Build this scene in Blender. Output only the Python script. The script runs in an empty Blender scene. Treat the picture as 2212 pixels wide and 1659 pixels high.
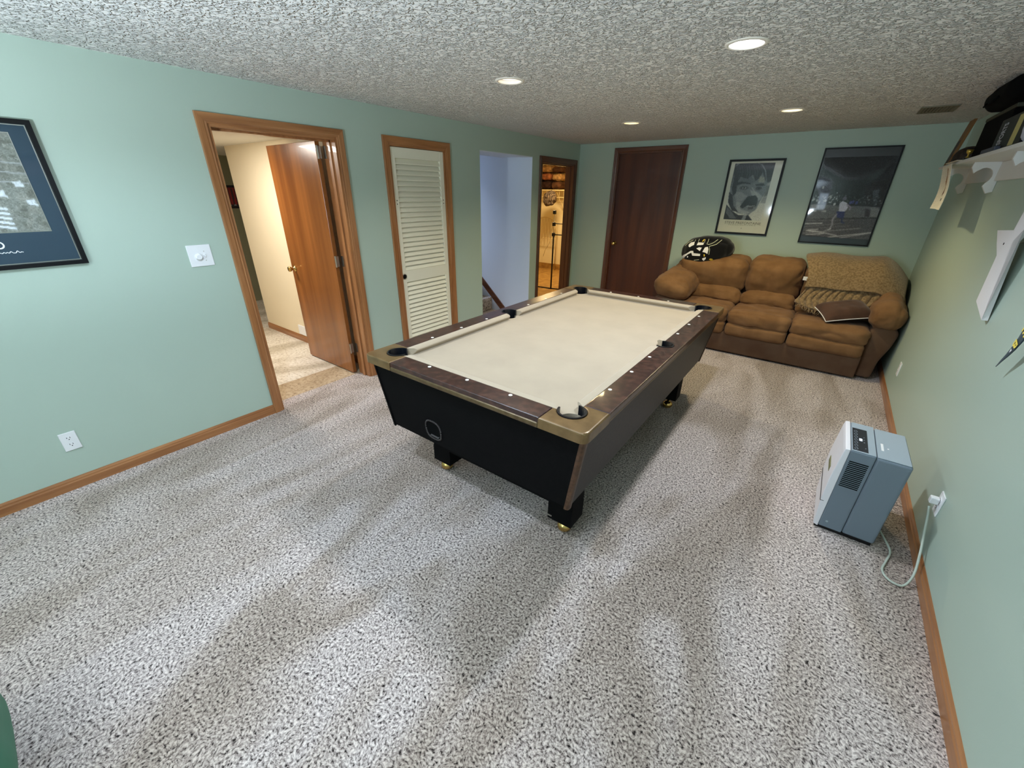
import bpy, bmesh, math, random
import numpy as np
from mathutils import Vector, Matrix, noise
from mathutils.bvhtree import BVHTree

random.seed(7)
S = bpy.context.scene
COL = S.collection
V = Vector
PI = math.pi

# ------------------------------------------------------------------ camera, world, exposure
W, H = 4.077, 2.304            # room width (x) and ceiling height; back wall is y = 0, camera looks towards +y
REAR = -8.3
cam_d = bpy.data.cameras.new('camera')
cam = bpy.data.objects.new('camera', cam_d); COL.objects.link(cam)
cam_d.sensor_width = 36.0; cam_d.sensor_fit = 'HORIZONTAL'
cam_d.lens = 36.0 * 874.607 / 2212
cam_d.clip_start = 0.02; cam_d.clip_end = 60
cr = V((0.80050441, 0.5992061, 0.01203122)); cu = V((-0.26612496, 0.33739722, 0.90296214)); cf = V((-0.53700112, 0.72602698, -0.42955166))
cam.matrix_world = Matrix(((cr.x, cu.x, -cf.x, 3.3017), (cr.y, cu.y, -cf.y, -6.0698), (cr.z, cu.z, -cf.z, 1.6746), (0, 0, 0, 1)))
S.camera = cam

wd = bpy.data.worlds.new('world'); S.world = wd; wd.use_nodes = True
wd.node_tree.nodes['Background'].inputs[0].default_value = (0.75, 0.88, 1.0, 1)
wd.node_tree.nodes['Background'].inputs[1].default_value = 0.6
S.view_settings.view_transform = 'Standard'
S.view_settings.look = 'None'
S.view_settings.gamma = 1.0
S.view_settings.use_curve_mapping = False
S.view_settings.exposure = 0.0
cy = S.cycles
cy.use_denoising = True; cy.use_adaptive_sampling = True; cy.adaptive_threshold = 0.02
cy.max_bounces = 8; cy.diffuse_bounces = 5; cy.glossy_bounces = 3; cy.transmission_bounces = 4
cy.caustics_reflective = False; cy.caustics_refractive = False
cy.sample_clamp_indirect = 6.0

def area_light(name, loc, target, sx, sy, power, color):
    d = bpy.data.lights.new(name, 'AREA'); d.shape = 'RECTANGLE'; d.size = sx; d.size_y = sy
    d.energy = power; d.color = color
    o = bpy.data.objects.new(name, d); COL.objects.link(o)
    o.location = loc
    o.rotation_euler = (V(target) - V(loc)).to_track_quat('-Z', 'Y').to_euler()
    return o
# daylight put in through a made-up, unseen window behind the viewpoint, and the lit rooms beyond the openings
area_light('added_daylight', (2.06, REAR - 0.25, 1.60), (1.9, -4.0, 1.6), 0.60, 0.80, 22, (0.66, 0.84, 1.0))
area_light('hall_light', (-1.25, -4.75, 2.06), (-1.25, -4.6, 0), 0.35, 0.35, 36, (1.0, 0.95, 0.86))
area_light('stair_light', (-3.1, -1.9, 3.3), (-0.7, -1.25, 0.9), 0.6, 0.6, 130, (0.66, 0.78, 1.0))
area_light('closet_light', (-1.2, 1.2, 2.26), (-1.2, 1.3, 0), 0.3, 0.3, 44, (1.0, 0.72, 0.36))

# ------------------------------------------------------------------ helpers
def srgb(r, g, b):
    f = lambda c: ((c / 255) / 12.92 if c / 255 <= 0.04045 else ((c / 255 + 0.055) / 1.055) ** 2.4)
    return (f(r), f(g), f(b))

def tag(o, label=None, cat=None, group=None, kind=None):
    if label: o['label'] = label
    if cat: o['category'] = cat
    if group: o['group'] = group
    if kind: o['kind'] = kind
    return o

def thing(name, label, cat, loc=(0, 0, 0), rz=0.0, group=None):
    o = bpy.data.objects.new(name, None); COL.objects.link(o)
    o.location = loc; o.rotation_euler = (0, 0, rz); o.empty_display_size = 0.05
    return tag(o, label, cat, group)

def link(name, me, m=None, parent=None, smooth=False):
    if m is not None:
        for mm in (m if isinstance(m, (list, tuple)) else [m]): me.materials.append(mm)
    o = bpy.data.objects.new(name, me); COL.objects.link(o)
    if parent is not None: o.parent = parent
    if smooth: me.polygons.foreach_set('use_smooth', [True] * len(me.polygons))
    return o

def obj(name, bm, m=None, parent=None, smooth=False, recalc=True):
    if recalc: bmesh.ops.recalc_face_normals(bm, faces=bm.faces)
    me = bpy.data.meshes.new(name); bm.to_mesh(me); bm.free()
    return link(name, me, m, parent, smooth)

def box(bm, x0, x1, y0, y1, z0, z1, bev=0.0, seg=2):
    t = bmesh.new()
    bmesh.ops.create_cube(t, size=1)
    for v in t.verts:
        v.co = V(((x0 + x1) / 2 + v.co.x * (x1 - x0), (y0 + y1) / 2 + v.co.y * (y1 - y0), (z0 + z1) / 2 + v.co.z * (z1 - z0)))
    if bev > 0: bmesh.ops.bevel(t, geom=t.edges[:], offset=bev, segments=seg, affect='EDGES', profile=0.5)
    merge(bm, t); return bm

def merge(bm, t, mat=None, idx=0):
    me = bpy.data.meshes.new('tmp'); t.to_mesh(me); t.free()
    if mat is not None: me.transform(mat)
    n = len(bm.faces)
    bm.from_mesh(me); bpy.data.meshes.remove(me)
    if idx:
        bm.faces.ensure_lookup_table()
        for f in bm.faces[n:]: f.material_index = idx

def newbox(*a, **k):
    return box(bmesh.new(), *a, **k)

def prism(bm, pts, z0, z1, bev=0.0, axis='z', seg=2, top_only=False):
    """polygon pts (2D) extruded; axis z: (x,y)->z ; axis x: (y,z)->x ; axis y: (x,z)->y"""
    t = bmesh.new()
    def P(a, b, c):
        return V((a, b, c)) if axis == 'z' else (V((c, a, b)) if axis == 'x' else V((a, c, b)))
    lo = [t.verts.new(P(a, b, z0)) for a, b in pts]; hi = [t.verts.new(P(a, b, z1)) for a, b in pts]
    t.faces.new(lo); tf = t.faces.new(hi); n = len(pts)
    te = list(tf.edges)
    for i in range(n): t.faces.new([lo[i], lo[(i + 1) % n], hi[(i + 1) % n], hi[i]])
    bmesh.ops.recalc_face_normals(t, faces=t.faces)
    if bev > 0: bmesh.ops.bevel(t, geom=te if top_only else t.edges[:], offset=bev, segments=seg, affect='EDGES', profile=0.5)
    big = [f for f in t.faces if len(f.verts) > 4]
    if big: bmesh.ops.triangulate(t, faces=big)
    merge(bm, t); return bm

def hexa(bm, bot, top):
    vs = [bm.verts.new(p) for p in bot] + [bm.verts.new(p) for p in top]; n = len(bot)
    bm.faces.new(vs[:n][::-1]); bm.faces.new(vs[n:])
    for i in range(n): bm.faces.new([vs[i], vs[(i + 1) % n], vs[n + (i + 1) % n], vs[n + i]])
    return bm

def tube(bm, path, r, n=8, cap=True):
    path = [V(p) for p in path]; rings = []
    up = V((0, 0, 1))
    for i, p in enumerate(path):
        d = (path[min(i + 1, len(path) - 1)] - path[max(i - 1, 0)]).normalized()
        a = d.cross(up)
        if a.length < 1e-3: a = d.cross(V((0, 1, 0)))
        a.normalize(); b = d.cross(a).normalized()
        rr = r[i] if isinstance(r, (list, tuple)) else r
        rings.append([bm.verts.new(p + a * rr * math.cos(2 * PI * k / n) + b * rr * math.sin(2 * PI * k / n)) for k in range(n)])
    for i in range(len(rings) - 1):
        for k in range(n): bm.faces.new([rings[i][k], rings[i][(k + 1) % n], rings[i + 1][(k + 1) % n], rings[i + 1][k]])
    if cap: bm.faces.new(rings[0]); bm.faces.new(rings[-1])
    return bm

def lathe(bm, prof, n=24, mat=None, close=False):
    """prof: list of (radius, z)"""
    t = bmesh.new(); rings = []
    for r, z in prof:
        if r < 1e-6: rings.append([t.verts.new((0, 0, z))])
        else: rings.append([t.verts.new((r * math.cos(2 * PI * k / n), r * math.sin(2 * PI * k / n), z)) for k in range(n)])
    for A, B in zip(rings[:-1], rings[1:]):
        for k in range(n):
            q = [A[k % len(A)], A[(k + 1) % len(A)], B[(k + 1) % len(B)], B[k % len(B)]]
            u = []
            for v in q:
                if v not in u: u.append(v)
            if len(u) > 2: t.faces.new(u)
    bmesh.ops.recalc_face_normals(t, faces=t.faces)
    merge(bm, t, mat); return bm

def spline(pts, n=8):
    pts = [V(p) for p in pts]; out = []
    for i in range(len(pts) - 1):
        p0 = pts[max(i - 1, 0)]; p1 = pts[i]; p2 = pts[i + 1]; p3 = pts[min(i + 2, len(pts) - 1)]
        for k in range(n):
            t = k / n
            out.append(0.5 * ((2 * p1) + (p2 - p0) * t + (2 * p0 - 5 * p1 + 4 * p2 - p3) * t * t + (3 * p1 - p0 - 3 * p2 + p3) * t ** 3))
    out.append(pts[-1]); return out

def puffy(sx, sy, sz, r=0.06, bulge=(0.02, 0.02, 0.02), wr=0.006, fr=6.0, seed=0, n=22, sag=0.0, pinch=0.0):
    """an upholstered cushion: rounded box with bulging faces and creases"""
    t = bmesh.new(); bmesh.ops.create_cube(t, size=2)
    bmesh.ops.subdivide_edges(t, edges=t.edges[:], cuts=n, use_grid_fill=True)
    hx, hy, hz = sx / 2, sy / 2, sz / 2; r = min(r, hx * .98, hy * .98, hz * .98)
    off = V((seed * 3.1, seed * 1.7, seed * 5.3))
    for v in t.verts:
        u = v.co.copy()
        p = V((u.x * hx, u.y * hy, u.z * hz))
        q = V((max(-hx + r, min(hx - r, p.x)), max(-hy + r, min(hy - r, p.y)), max(-hz + r, min(hz - r, p.z))))
        d = p - q
        if d.length > 1e-6: p = q + d.normalized() * r
        bx, by, bz = (1 - u.x ** 2), (1 - u.y ** 2), (1 - u.z ** 2)
        p.x += math.copysign(bulge[0], u.x) * by * bz * (abs(u.x) ** 3)
        p.y += math.copysign(bulge[1], u.y) * bx * bz * (abs(u.y) ** 3)
        p.z += math.copysign(bulge[2], u.z) * bx * by * (abs(u.z) ** 3)
        if sag: p.z -= sag * bx * by * max(0, u.z)
        w = noise.fractal(p * fr + off, 0.9, 2.1, 4)
        crease = 1 - abs(noise.noise(V((p.x * fr * .7, p.y * fr * 1.5, p.z * fr * 1.2)) + off * 2)) * 3.2
        amt = wr * w * 1.3 - wr * 0.9 * max(0, crease)
        nn = (p - q * 0.6); nn = nn.normalized() if nn.length > 1e-5 else V((0, 0, 1))
        v.co = p + nn * amt
    return t

def place(bm, t, loc, rot=(0, 0, 0)):
    m = Matrix.Translation(V(loc)) @ Matrix.Rotation(rot[2], 4, 'Z') @ Matrix.Rotation(rot[1], 4, 'Y') @ Matrix.Rotation(rot[0], 4, 'X')
    merge(bm, t, m); return bm

def text_mesh(body, size, ext=0.0008, bold=False):
    c = bpy.data.curves.new('lettering', 'FONT'); c.body = body; c.size = size; c.extrude = ext
    c.align_x = 'CENTER'; c.align_y = 'CENTER'; c.resolution_u = 3
    if bold: c.offset = size * 0.02
    o = bpy.data.objects.new('lettering', c); COL.objects.link(o)
    bpy.context.view_layer.update()
    me = bpy.data.meshes.new_from_object(o.evaluated_get(bpy.context.evaluated_depsgraph_get()))
    bpy.data.objects.remove(o); bpy.data.curves.remove(c)
    return me

def text(name, body, size, loc, right, up, m, parent=None, ext=0.0008, bold=False, squash=1.0):
    me = text_mesh(body, size, ext, bold)
    r = V(right).normalized(); u = V(up).normalized(); n = r.cross(u)
    me.transform(Matrix(((r.x * squash, u.x, n.x, loc[0]), (r.y * squash, u.y, n.y, loc[1]), (r.z * squash, u.z, n.z, loc[2]), (0, 0, 0, 1))))
    return link(name, me, m, parent)

# ------------------------------------------------------------------ materials
def mat(name, col, rough=0.6, spec=0.4, metal=0.0, coat=0.0, sheen=0.0, emit=None, bump=None, vary=None, coords='Object', stretch=(1, 1, 1)):
    """bump=(scale, strength, distance); vary=(colour2, scale, lo, hi, detail)"""
    m = bpy.data.materials.new(name); m.use_nodes = True
    nt = m.node_tree; N = nt.nodes; L = nt.links; b = N['Principled BSDF']
    b.inputs['Base Color'].default_value = (*col, 1)
    b.inputs['Roughness'].default_value = rough
    b.inputs['Specular IOR Level'].default_value = spec
    b.inputs['Metallic'].default_value = metal
    b.inputs['Coat Weight'].default_value = coat; b.inputs['Coat Roughness'].default_value = 0.05
    b.inputs['Sheen Weight'].default_value = sheen
    if emit:
        b.inputs['Emission Color'].default_value = (*emit[0], 1); b.inputs['Emission Strength'].default_value = emit[1]
    if bump or vary:
        tc = N.new('ShaderNodeTexCoord'); mp = N.new('ShaderNodeMapping')
        L.new(tc.outputs[coords], mp.inputs[0]); mp.inputs['Scale'].default_value = stretch
    if vary:
        n = N.new('ShaderNodeTexNoise'); n.inputs['Scale'].default_value = vary[1]
        n.inputs['Detail'].default_value = vary[4] if len(vary) > 4 else 4
        L.new(mp.outputs[0], n.inputs['Vector'])
        r = N.new('ShaderNodeValToRGB'); r.color_ramp.elements[0].position = vary[2]; r.color_ramp.elements[1].position = vary[3]
        r.color_ramp.elements[0].color = (*col, 1); r.color_ramp.elements[1].color = (*vary[0], 1)
        L.new(n.outputs[0], r.inputs[0]); L.new(r.outputs[0], b.inputs['Base Color'])
    if bump:
        n2 = N.new('ShaderNodeTexNoise'); n2.inputs['Scale'].default_value = bump[0]; n2.inputs['Detail'].default_value = 3
        L.new(mp.outputs[0], n2.inputs['Vector'])
        bp = N.new('ShaderNodeBump'); bp.inputs['Strength'].default_value = bump[1]; bp.inputs['Distance'].default_value = bump[2]
        L.new(n2.outputs[0], bp.inputs['Height']); L.new(bp.outputs[0], b.inputs['Normal'])
    return m

def wood(name, c1, c2, axis, rough=0.35, scale=14, coat=0.3):
    st = [1.0, 1.0, 1.0]; st[axis] = 0.06
    m = mat(name, c1, rough, 0.45, coat=coat, vary=(c2, scale * 2.2, 0.32, 0.68, 6), bump=(scale * 6, 0.12, 0.002), stretch=tuple(st))
    return m

def carpet_mat(name, dark, mid, light, scale=104):
    m = bpy.data.materials.new(name); m.use_nodes = True
    nt = m.node_tree; N = nt.nodes; L = nt.links; b = N['Principled BSDF']
    b.inputs['Roughness'].default_value = 1.0; b.inputs['Specular IOR Level'].default_value = 0.05
    b.inputs['Sheen Weight'].default_value = 0.15
    tc = N.new('ShaderNodeTexCoord')
    w = N.new('ShaderNodeTexNoise'); w.inputs['Scale'].default_value = 9; w.inputs['Detail'].default_value = 2
    L.new(tc.outputs['Object'], w.inputs['Vector'])
    ad = N.new('ShaderNodeVectorMath'); ad.operation = 'MULTIPLY_ADD'; ad.inputs[1].default_value = (0.05, 0.05, 0.0)
    L.new(w.outputs['Color'], ad.inputs[0]); L.new(tc.outputs['Object'], ad.inputs[2])
    n = N.new('ShaderNodeTexNoise'); n.inputs['Scale'].default_value = scale; n.inputs['Detail'].default_value = 3.0; n.inputs['Roughness'].default_value = 0.62
    n.inputs['Distortion'].default_value = 0.35
    L.new(ad.outputs[0], n.inputs['Vector'])
    r = N.new('ShaderNodeValToRGB'); e = r.color_ramp.elements
    e[0].position = 0.34; e[0].color = (*dark, 1); e[1].position = 0.64; e[1].color = (*light, 1)
    k = e.new(0.44); k.color = (*mid, 1)
    L.new(n.outputs[0], r.inputs[0])
    # vacuum tracks: the pile lies in broad bands
    mp = N.new('ShaderNodeMapping'); mp.inputs['Rotation'].default_value = (0, 0, 0.25); mp.inputs['Scale'].default_value = (1.5, 0.45, 1)
    L.new(tc.outputs['Object'], mp.inputs[0])
    lo = N.new('ShaderNodeTexNoise'); lo.inputs['Scale'].default_value = 1.4; lo.inputs['Detail'].default_value = 2; lo.inputs['Distortion'].default_value = 1.2
    L.new(mp.outputs[0], lo.inputs['Vector'])
    mr = N.new('ShaderNodeMapRange'); mr.inputs[1].default_value = 0.38; mr.inputs[2].default_value = 0.6; mr.inputs[3].default_value = 0.74; mr.inputs[4].default_value = 1.12
    L.new(lo.outputs[0], mr.inputs[0])
    mx = N.new('ShaderNodeMix'); mx.data_type = 'RGBA'; mx.blend_type = 'MULTIPLY'; mx.inputs[0].default_value = 1.0
    tint = N.new('ShaderNodeValToRGB'); tint.color_ramp.elements[0].position = 0.40; tint.color_ramp.elements[1].position = 0.60
    tint.color_ramp.elements[0].color = (1.0, 0.95, 0.86, 1); tint.color_ramp.elements[1].color = (1, 1, 1, 1)
    L.new(lo.outputs[0], tint.inputs[0])
    m2 = N.new('ShaderNodeMix'); m2.data_type = 'RGBA'; m2.blend_type = 'MULTIPLY'; m2.inputs[0].default_value = 1.0
    L.new(mr.outputs[0], m2.inputs[6]); L.new(tint.outputs[0], m2.inputs[7])
    L.new(r.outputs[0], mx.inputs[6]); L.new(m2.outputs[2], mx.inputs[7]); L.new(mx.outputs[2], b.inputs['Base Color'])
    bp = N.new('ShaderNodeBump'); bp.inputs['Strength'].default_value = 0.6; bp.inputs['Distance'].default_value = 0.008
    L.new(n.outputs[0], bp.inputs['Height']); L.new(bp.outputs[0], b.inputs['Normal'])
    return m

def ceiling_mat():
    m = bpy.data.materials.new('stippled ceiling'); m.use_nodes = True
    nt = m.node_tree; N = nt.nodes; L = nt.links; b = N['Principled BSDF']
    b.inputs['Base Color'].default_value = (*srgb(240, 238, 234), 1); b.inputs['Roughness'].default_value = 0.75
    b.inputs['Specular IOR Level'].default_value = 0.25
    tc = N.new('ShaderNodeTexCoord')
    n = N.new('ShaderNodeTexNoise'); n.inputs['Scale'].default_value = 42; n.inputs['Detail'].default_value = 2.0; n.inputs['Distortion'].default_value = 1.0
    L.new(tc.outputs['Object'], n.inputs['Vector'])
    r = N.new('ShaderNodeValToRGB'); r.color_ramp.elements[0].position = 0.44; r.color_ramp.elements[1].position = 0.60
    L.new(n.outputs[0], r.inputs[0])
    bp = N.new('ShaderNodeBump'); bp.inputs['Strength'].default_value = 1.0; bp.inputs['Distance'].default_value = 0.026
    L.new(r.outputs[0], bp.inputs['Height']); L.new(bp.outputs[0], b.inputs['Normal'])
    return m

def picture_mat(name, rough=0.6, coat=0.4, wave=0.0):
    m = bpy.data.materials.new(name); m.use_nodes = True
    nt = m.node_tree; N = nt.nodes; L = nt.links; b = N['Principled BSDF']
    a = N.new('ShaderNodeVertexColor'); a.layer_name = 'print'
    L.new(a.outputs[0], b.inputs['Base Color'])
    b.inputs['Roughness'].default_value = rough; b.inputs['Coat Weight'].default_value = coat; b.inputs['Coat Roughness'].default_value = 0.04
    if wave:
        n = N.new('ShaderNodeTexNoise'); n.inputs['Scale'].default_value = 2.3; n.inputs['Detail'].default_value = 1
        tc = N.new('ShaderNodeTexCoord'); L.new(tc.outputs['Object'], n.inputs['Vector'])
        bp = N.new('ShaderNodeBump'); bp.inputs['Strength'].default_value = wave; bp.inputs['Distance'].default_value = 0.02
        L.new(n.outputs[0], bp.inputs['Height']); L.new(bp.outputs[0], b.inputs['Coat Normal'])
    return m

M = {}
M['wall'] = mat('sage green wall paint', srgb(173, 190, 177), 0.40, 0.35, bump=(160, 0.10, 0.001))
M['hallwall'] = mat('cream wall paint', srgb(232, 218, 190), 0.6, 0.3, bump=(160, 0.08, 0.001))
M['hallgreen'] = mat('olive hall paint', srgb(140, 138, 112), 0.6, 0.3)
M['stairwall'] = mat('white wall paint', srgb(214, 220, 228), 0.6, 0.3, bump=(120, 0.15, 0.001))
M['closetwall'] = mat('pale closet paint', srgb(238, 226, 190), 0.7, 0.2)
M['ceiling'] = ceiling_mat()
M['flatceil'] = mat('plain white ceiling', srgb(225, 222, 215), 0.8, 0.2)
M['carpet'] = carpet_mat('speckled grey carpet', srgb(30, 25, 25), srgb(146, 134, 131), srgb(218, 206, 201))
M['hallcarpet'] = carpet_mat('hall carpet off-white tone', srgb(178, 165, 148), srgb(205, 195, 180), srgb(222, 214, 202), 40)
M['hallcarpet_tan'] = carpet_mat('hall carpet tan tone', srgb(140, 118, 92), srgb(172, 150, 122), srgb(188, 168, 140), 40)
M['stepcarpet'] = carpet_mat('grey-brown stair carpet', srgb(60, 50, 47), srgb(128, 118, 112), srgb(165, 156, 150), 45)
M['closetfloor'] = mat('yellowed vinyl floor', srgb(176, 138, 74), 0.5, 0.4, vary=(srgb(150, 112, 58), 9, 0.4, 0.6))
OAK1, OAK2 = srgb(172, 118, 74), srgb(138, 88, 50)
for i, a in enumerate('xyz'): M['oak' + a] = wood('stained oak trim ' + a, OAK1, OAK2, i)
for i, a in enumerate('xyz'): M['dark' + a] = wood('dark stained trim ' + a, srgb(104, 62, 38), srgb(76, 42, 26), i)
M['slab'] = wood('veneered door', srgb(150, 92, 44), srgb(120, 70, 32), 2, 0.25, 5, 0.5)
M['slabdark'] = wood('dark veneered door', srgb(92, 46, 22), srgb(68, 32, 16), 2, 0.4, 6, 0.2)
M['white'] = mat('white plastic', srgb(236, 236, 238), 0.35, 0.5)
M['louver'] = mat('cream painted wood', srgb(232, 228, 208), 0.5, 0.4)
M['brass'] = mat('polished brass', srgb(214, 180, 110), 0.2, 0.5, metal=1.0)
M['steel'] = mat('satin steel', srgb(190, 188, 182), 0.3, 0.5, metal=1.0)
M['black'] = mat('black plastic', srgb(14, 14, 16), 0.4, 0.4)
M['hole'] = mat('dark cavity', srgb(6, 6, 7), 0.9, 0.1)
M['blackgloss'] = mat('satin black frame', srgb(8, 9, 12), 0.45, 0.25)

# ------------------------------------------------------------------ pictures painted in numpy, stored as the print's own colours
class Pic:
    def __init__(s, w, h, bg):
        s.w, s.h = w, h; s.a = np.ones((h, w, 3)) * (np.array(bg) / 255.0)
        s.u, s.v = np.meshgrid((np.arange(w) + .5) / w, 1 - (np.arange(h) + .5) / h)
    def mask(s, pts):
        m = np.zeros((s.h, s.w), bool); n = len(pts)
        for i in range(n):
            (x0, y0), (x1, y1) = pts[i], pts[(i + 1) % n]
            if y0 == y1: continue
            c = ((y0 > s.v) != (y1 > s.v)) & (s.u < (x1 - x0) * (s.v - y0) / (y1 - y0) + x0)
            m ^= c
        return m
    def poly(s, pts, c, op=1.0):
        m = s.mask(pts)[..., None] * op; s.a = s.a * (1 - m) + m * np.array(c) / 255.0
    def ell(s, cx, cy_, rx, ry, c, op=1.0, rot=0.0, soft=0.0):
        du, dv = s.u - cx, s.v - cy_; asp = s.h / s.w
        x = du * math.cos(rot) + dv * asp * math.sin(rot); y = -du * math.sin(rot) + dv * asp * math.cos(rot)
        d = (x / rx) ** 2 + (y / (ry * asp)) ** 2
        m = (np.clip((1 + soft - d) / max(soft, 1e-6), 0, 1) if soft else (d < 1).astype(float))[..., None] * op
        s.a = s.a * (1 - m) + m * np.array(c) / 255.0
    def line(s, pts, wd, c, op=1.0):
        for (x0, y0), (x1, y1) in zip(pts[:-1], pts[1:]):
            asp = s.h / s.w
            dx, dy = x1 - x0, (y1 - y0) * asp; L2 = dx * dx + dy * dy + 1e-12
            t = np.clip(((s.u - x0) * dx + (s.v - y0) * asp * dy) / L2, 0, 1)
            d = np.hypot(s.u - x0 - t * dx, (s.v - y0) * asp - t * dy)
            m = np.clip((wd - d) / (wd * .4), 0, 1)[..., None] * op
            s.a = s.a * (1 - m) + m * np.array(c) / 255.0
    def blur(s, k=1):
        for _ in range(k):
            p = np.pad(s.a, ((1, 1), (1, 1), (0, 0)), 'edge')
            s.a = (p[:-2, 1:-1] + p[2:, 1:-1] + p[1:-1, :-2] + p[1:-1, 2:] + 4 * p[1:-1, 1:-1]) / 8
    def grain(s, amt, seed=1, mask=None):
        g = np.random.RandomState(seed).randn(s.h, s.w, 1) * amt
        s.a = np.clip(s.a + (g if mask is None else g * mask[..., None]), 0, 1)

def picture(name, pic, org, right, up, m, parent=None, warp=None):
    """org = lower left corner; right/up = full edge vectors"""
    w, h = pic.w, pic.h; o, r, u = map(lambda q: np.array(q, float), (org, right, up))
    gu, gv = np.meshgrid(np.arange(w + 1) / w, np.arange(h + 1) / h)
    co = o + gu[..., None] * r + gv[..., None] * u
    if warp is not None: co = co + warp(gu, gv)
    idx = (np.arange(h)[:, None] * (w + 1) + np.arange(w)[None, :]).ravel()
    faces = np.stack([idx, idx + 1, idx + w + 2, idx + w + 1], 1)
    me = bpy.data.meshes.new(name)
    me.from_pydata(co.reshape(-1, 3).tolist(), [], faces.tolist())
    at = me.color_attributes.new('print', 'FLOAT_COLOR', 'CORNER')
    a = pic.a[::-1].reshape(-1, 3); lin = np.where(a <= 0.04045, a / 12.92, ((a + 0.055) / 1.055) ** 2.4)
    c = np.ones((w * h, 4, 4)); c[:, :, :3] = lin[:, None, :]
    at.data.foreach_set('color', c.ravel())
    return link(name, me, m, parent)

# ------------------------------------------------------------------ the room
def walls_with_openings(name, axis, t0, t1, a0, a1, z1, openings, m, z0=0.0):
    """wall slab along the other horizontal axis from a0 to a1, thickness t0..t1, openings = (b0, b1, zlo, zhi)"""
    bm = bmesh.new()
    def bx(b0, b1, q0, q1):
        if b1 - b0 < 1e-4 or q1 - q0 < 1e-4: return
        if axis == 'x': box(bm, t0, t1, b0, b1, q0, q1)
        else: box(bm, b0, b1, t0, t1, q0, q1)
    cur = a0
    for b0, b1, q0, q1 in sorted(openings):
        bx(cur, b0, z0, z1); bx(b0, b1, z0, q0); bx(b0, b1, q1, z1); cur = b1
    bx(cur, a1, z0, z1)
    return tag(obj(name, bm, m), kind='structure')

D1 = (-4.834, -3.957, 2.034); D2 = (-3.465, -2.779, 2.038); ST = (-2.251, -1.231, 2.074); D3 = (-1.010, -0.140, 2.038); D4 = (0.610, 1.483, 2.176)
WT = 0.13
walls_with_openings('wall_left', 'x', -WT, 0, REAR, 0.13, H, [(D1[0], D1[1], 0, D1[2]), (D2[0], D2[1], 0, D2[2]), (ST[0], ST[1], 0, ST[2]), (D3[0], D3[1], 0, D3[2])], M['wall'])
walls_with_openings('wall_back', 'y', 0, 0.13, 0, W, H, [(D4[0], D4[1], 0, D4[2])], M['wall'])
walls_with_openings('wall_right', 'x', W, W + 0.13, REAR, 0.13, H, [], M['wall'])
walls_with_openings('wall_front', 'y', REAR - 0.13, REAR, -0.13, W + 0.13, H, [(1.84, 2.28, 1.25, 2.10)], M['wall'])
tag(obj('floor', newbox(-0.17, W + 0.1, REAR - 0.1, 0.1, -0.10, 0.0), M['carpet']), kind='structure')

# ceiling with round holes for the recessed lights
LIGHTS = [(2.747, -3.534), (1.41, -3.58), (1.40, -1.56), (2.76, -1.535), (1.41, -5.56), (2.76, -5.56), (1.41, -7.5), (2.76, -7.5)]
LR = 0.078
bm = bmesh.new()
def loop(pts, z):
    vs = [bm.verts.new((x, y, z)) for x, y in pts]
    for i in range(len(vs)): bm.edges.new((vs[i], vs[(i + 1) % len(vs)]))
loop([(-0.13, REAR - 0.13), (W + 0.13, REAR - 0.13), (W + 0.13, 0.13), (-0.13, 0.13)], H)
for lx, ly in LIGHTS: loop([(lx + LR * math.cos(2 * PI * k / 32), ly + LR * math.sin(2 * PI * k / 32)) for k in range(32)], H)
bmesh.ops.triangle_fill(bm, use_beauty=True, use_dissolve=False, edges=bm.edges[:])
for f in bm.faces:
    if f.normal.z > 0: f.normal_flip()
tag(obj('ceiling', bm, M['ceiling'], recalc=False), kind='structure')

# unseen window frame behind the viewpoint, made up to let in fill light
for k, (x0, x1) in enumerate(((1.84, 2.28),)):
    bm = bmesh.new()
    for a, b, c, d in ((x0, x1, 1.25, 1.29), (x0, x1, 2.06, 2.10), (x0, x0 + .04, 1.29, 2.06), (x1 - .04, x1, 1.29, 2.06)):
        box(bm, a, b, REAR - 0.09, REAR - 0.04, c, d)
    tag(obj('window_%d' % (k + 1), bm, M['white']), kind='structure')

# door casings: a moulded profile mitred round the opening
def casing(name, plane, b0, b1, zt, m3, width=0.06, out=0.018, both=False):
    prof = [(0.0, 0.0), (0.0, 0.010), (0.006, 0.013), (0.014, 0.011), (0.022, 0.014), (0.040, 0.016), (0.050, out), (0.058, out), (width, 0.012), (width, 0.0)]
    bm = bmesh.new()
    def P(b, z, t): return V((t, b, z)) if plane == 'x' else V((b, -t, z))
    st = []
    for o, t in prof:
        st.append([bm.verts.new(P(b0 - o, 0.0, t)), bm.verts.new(P(b0 - o, zt + o, t)), bm.verts.new(P(b1 + o, zt + o, t)), bm.verts.new(P(b1 + o, 0.0, t))])
    for i in range(len(prof) - 1):
        for k in range(3):
            f = bm.faces.new([st[i][k], st[i + 1][k], st[i + 1][k + 1], st[i][k + 1]])
            f.material_index = 1 if k == 1 else 0
    for k in (0, 3): bm.faces.new([r[k] for r in st])
    return tag(obj(name, bm, m3), kind='structure')
casing('trim_1', 'x', D1[0], D1[1], D1[2], [M['oakz'], M['oaky']])
casing('trim_2', 'x', D2[0], D2[1], D2[2], [M['oakz'], M['oaky']])
casing('trim_3', 'x', D3[0], D3[1], D3[2], [M['darkz'], M['darky']])
casing('trim_4', 'y', D4[0], D4[1], D4[2], [M['darkz'], M['darkx']])

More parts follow.
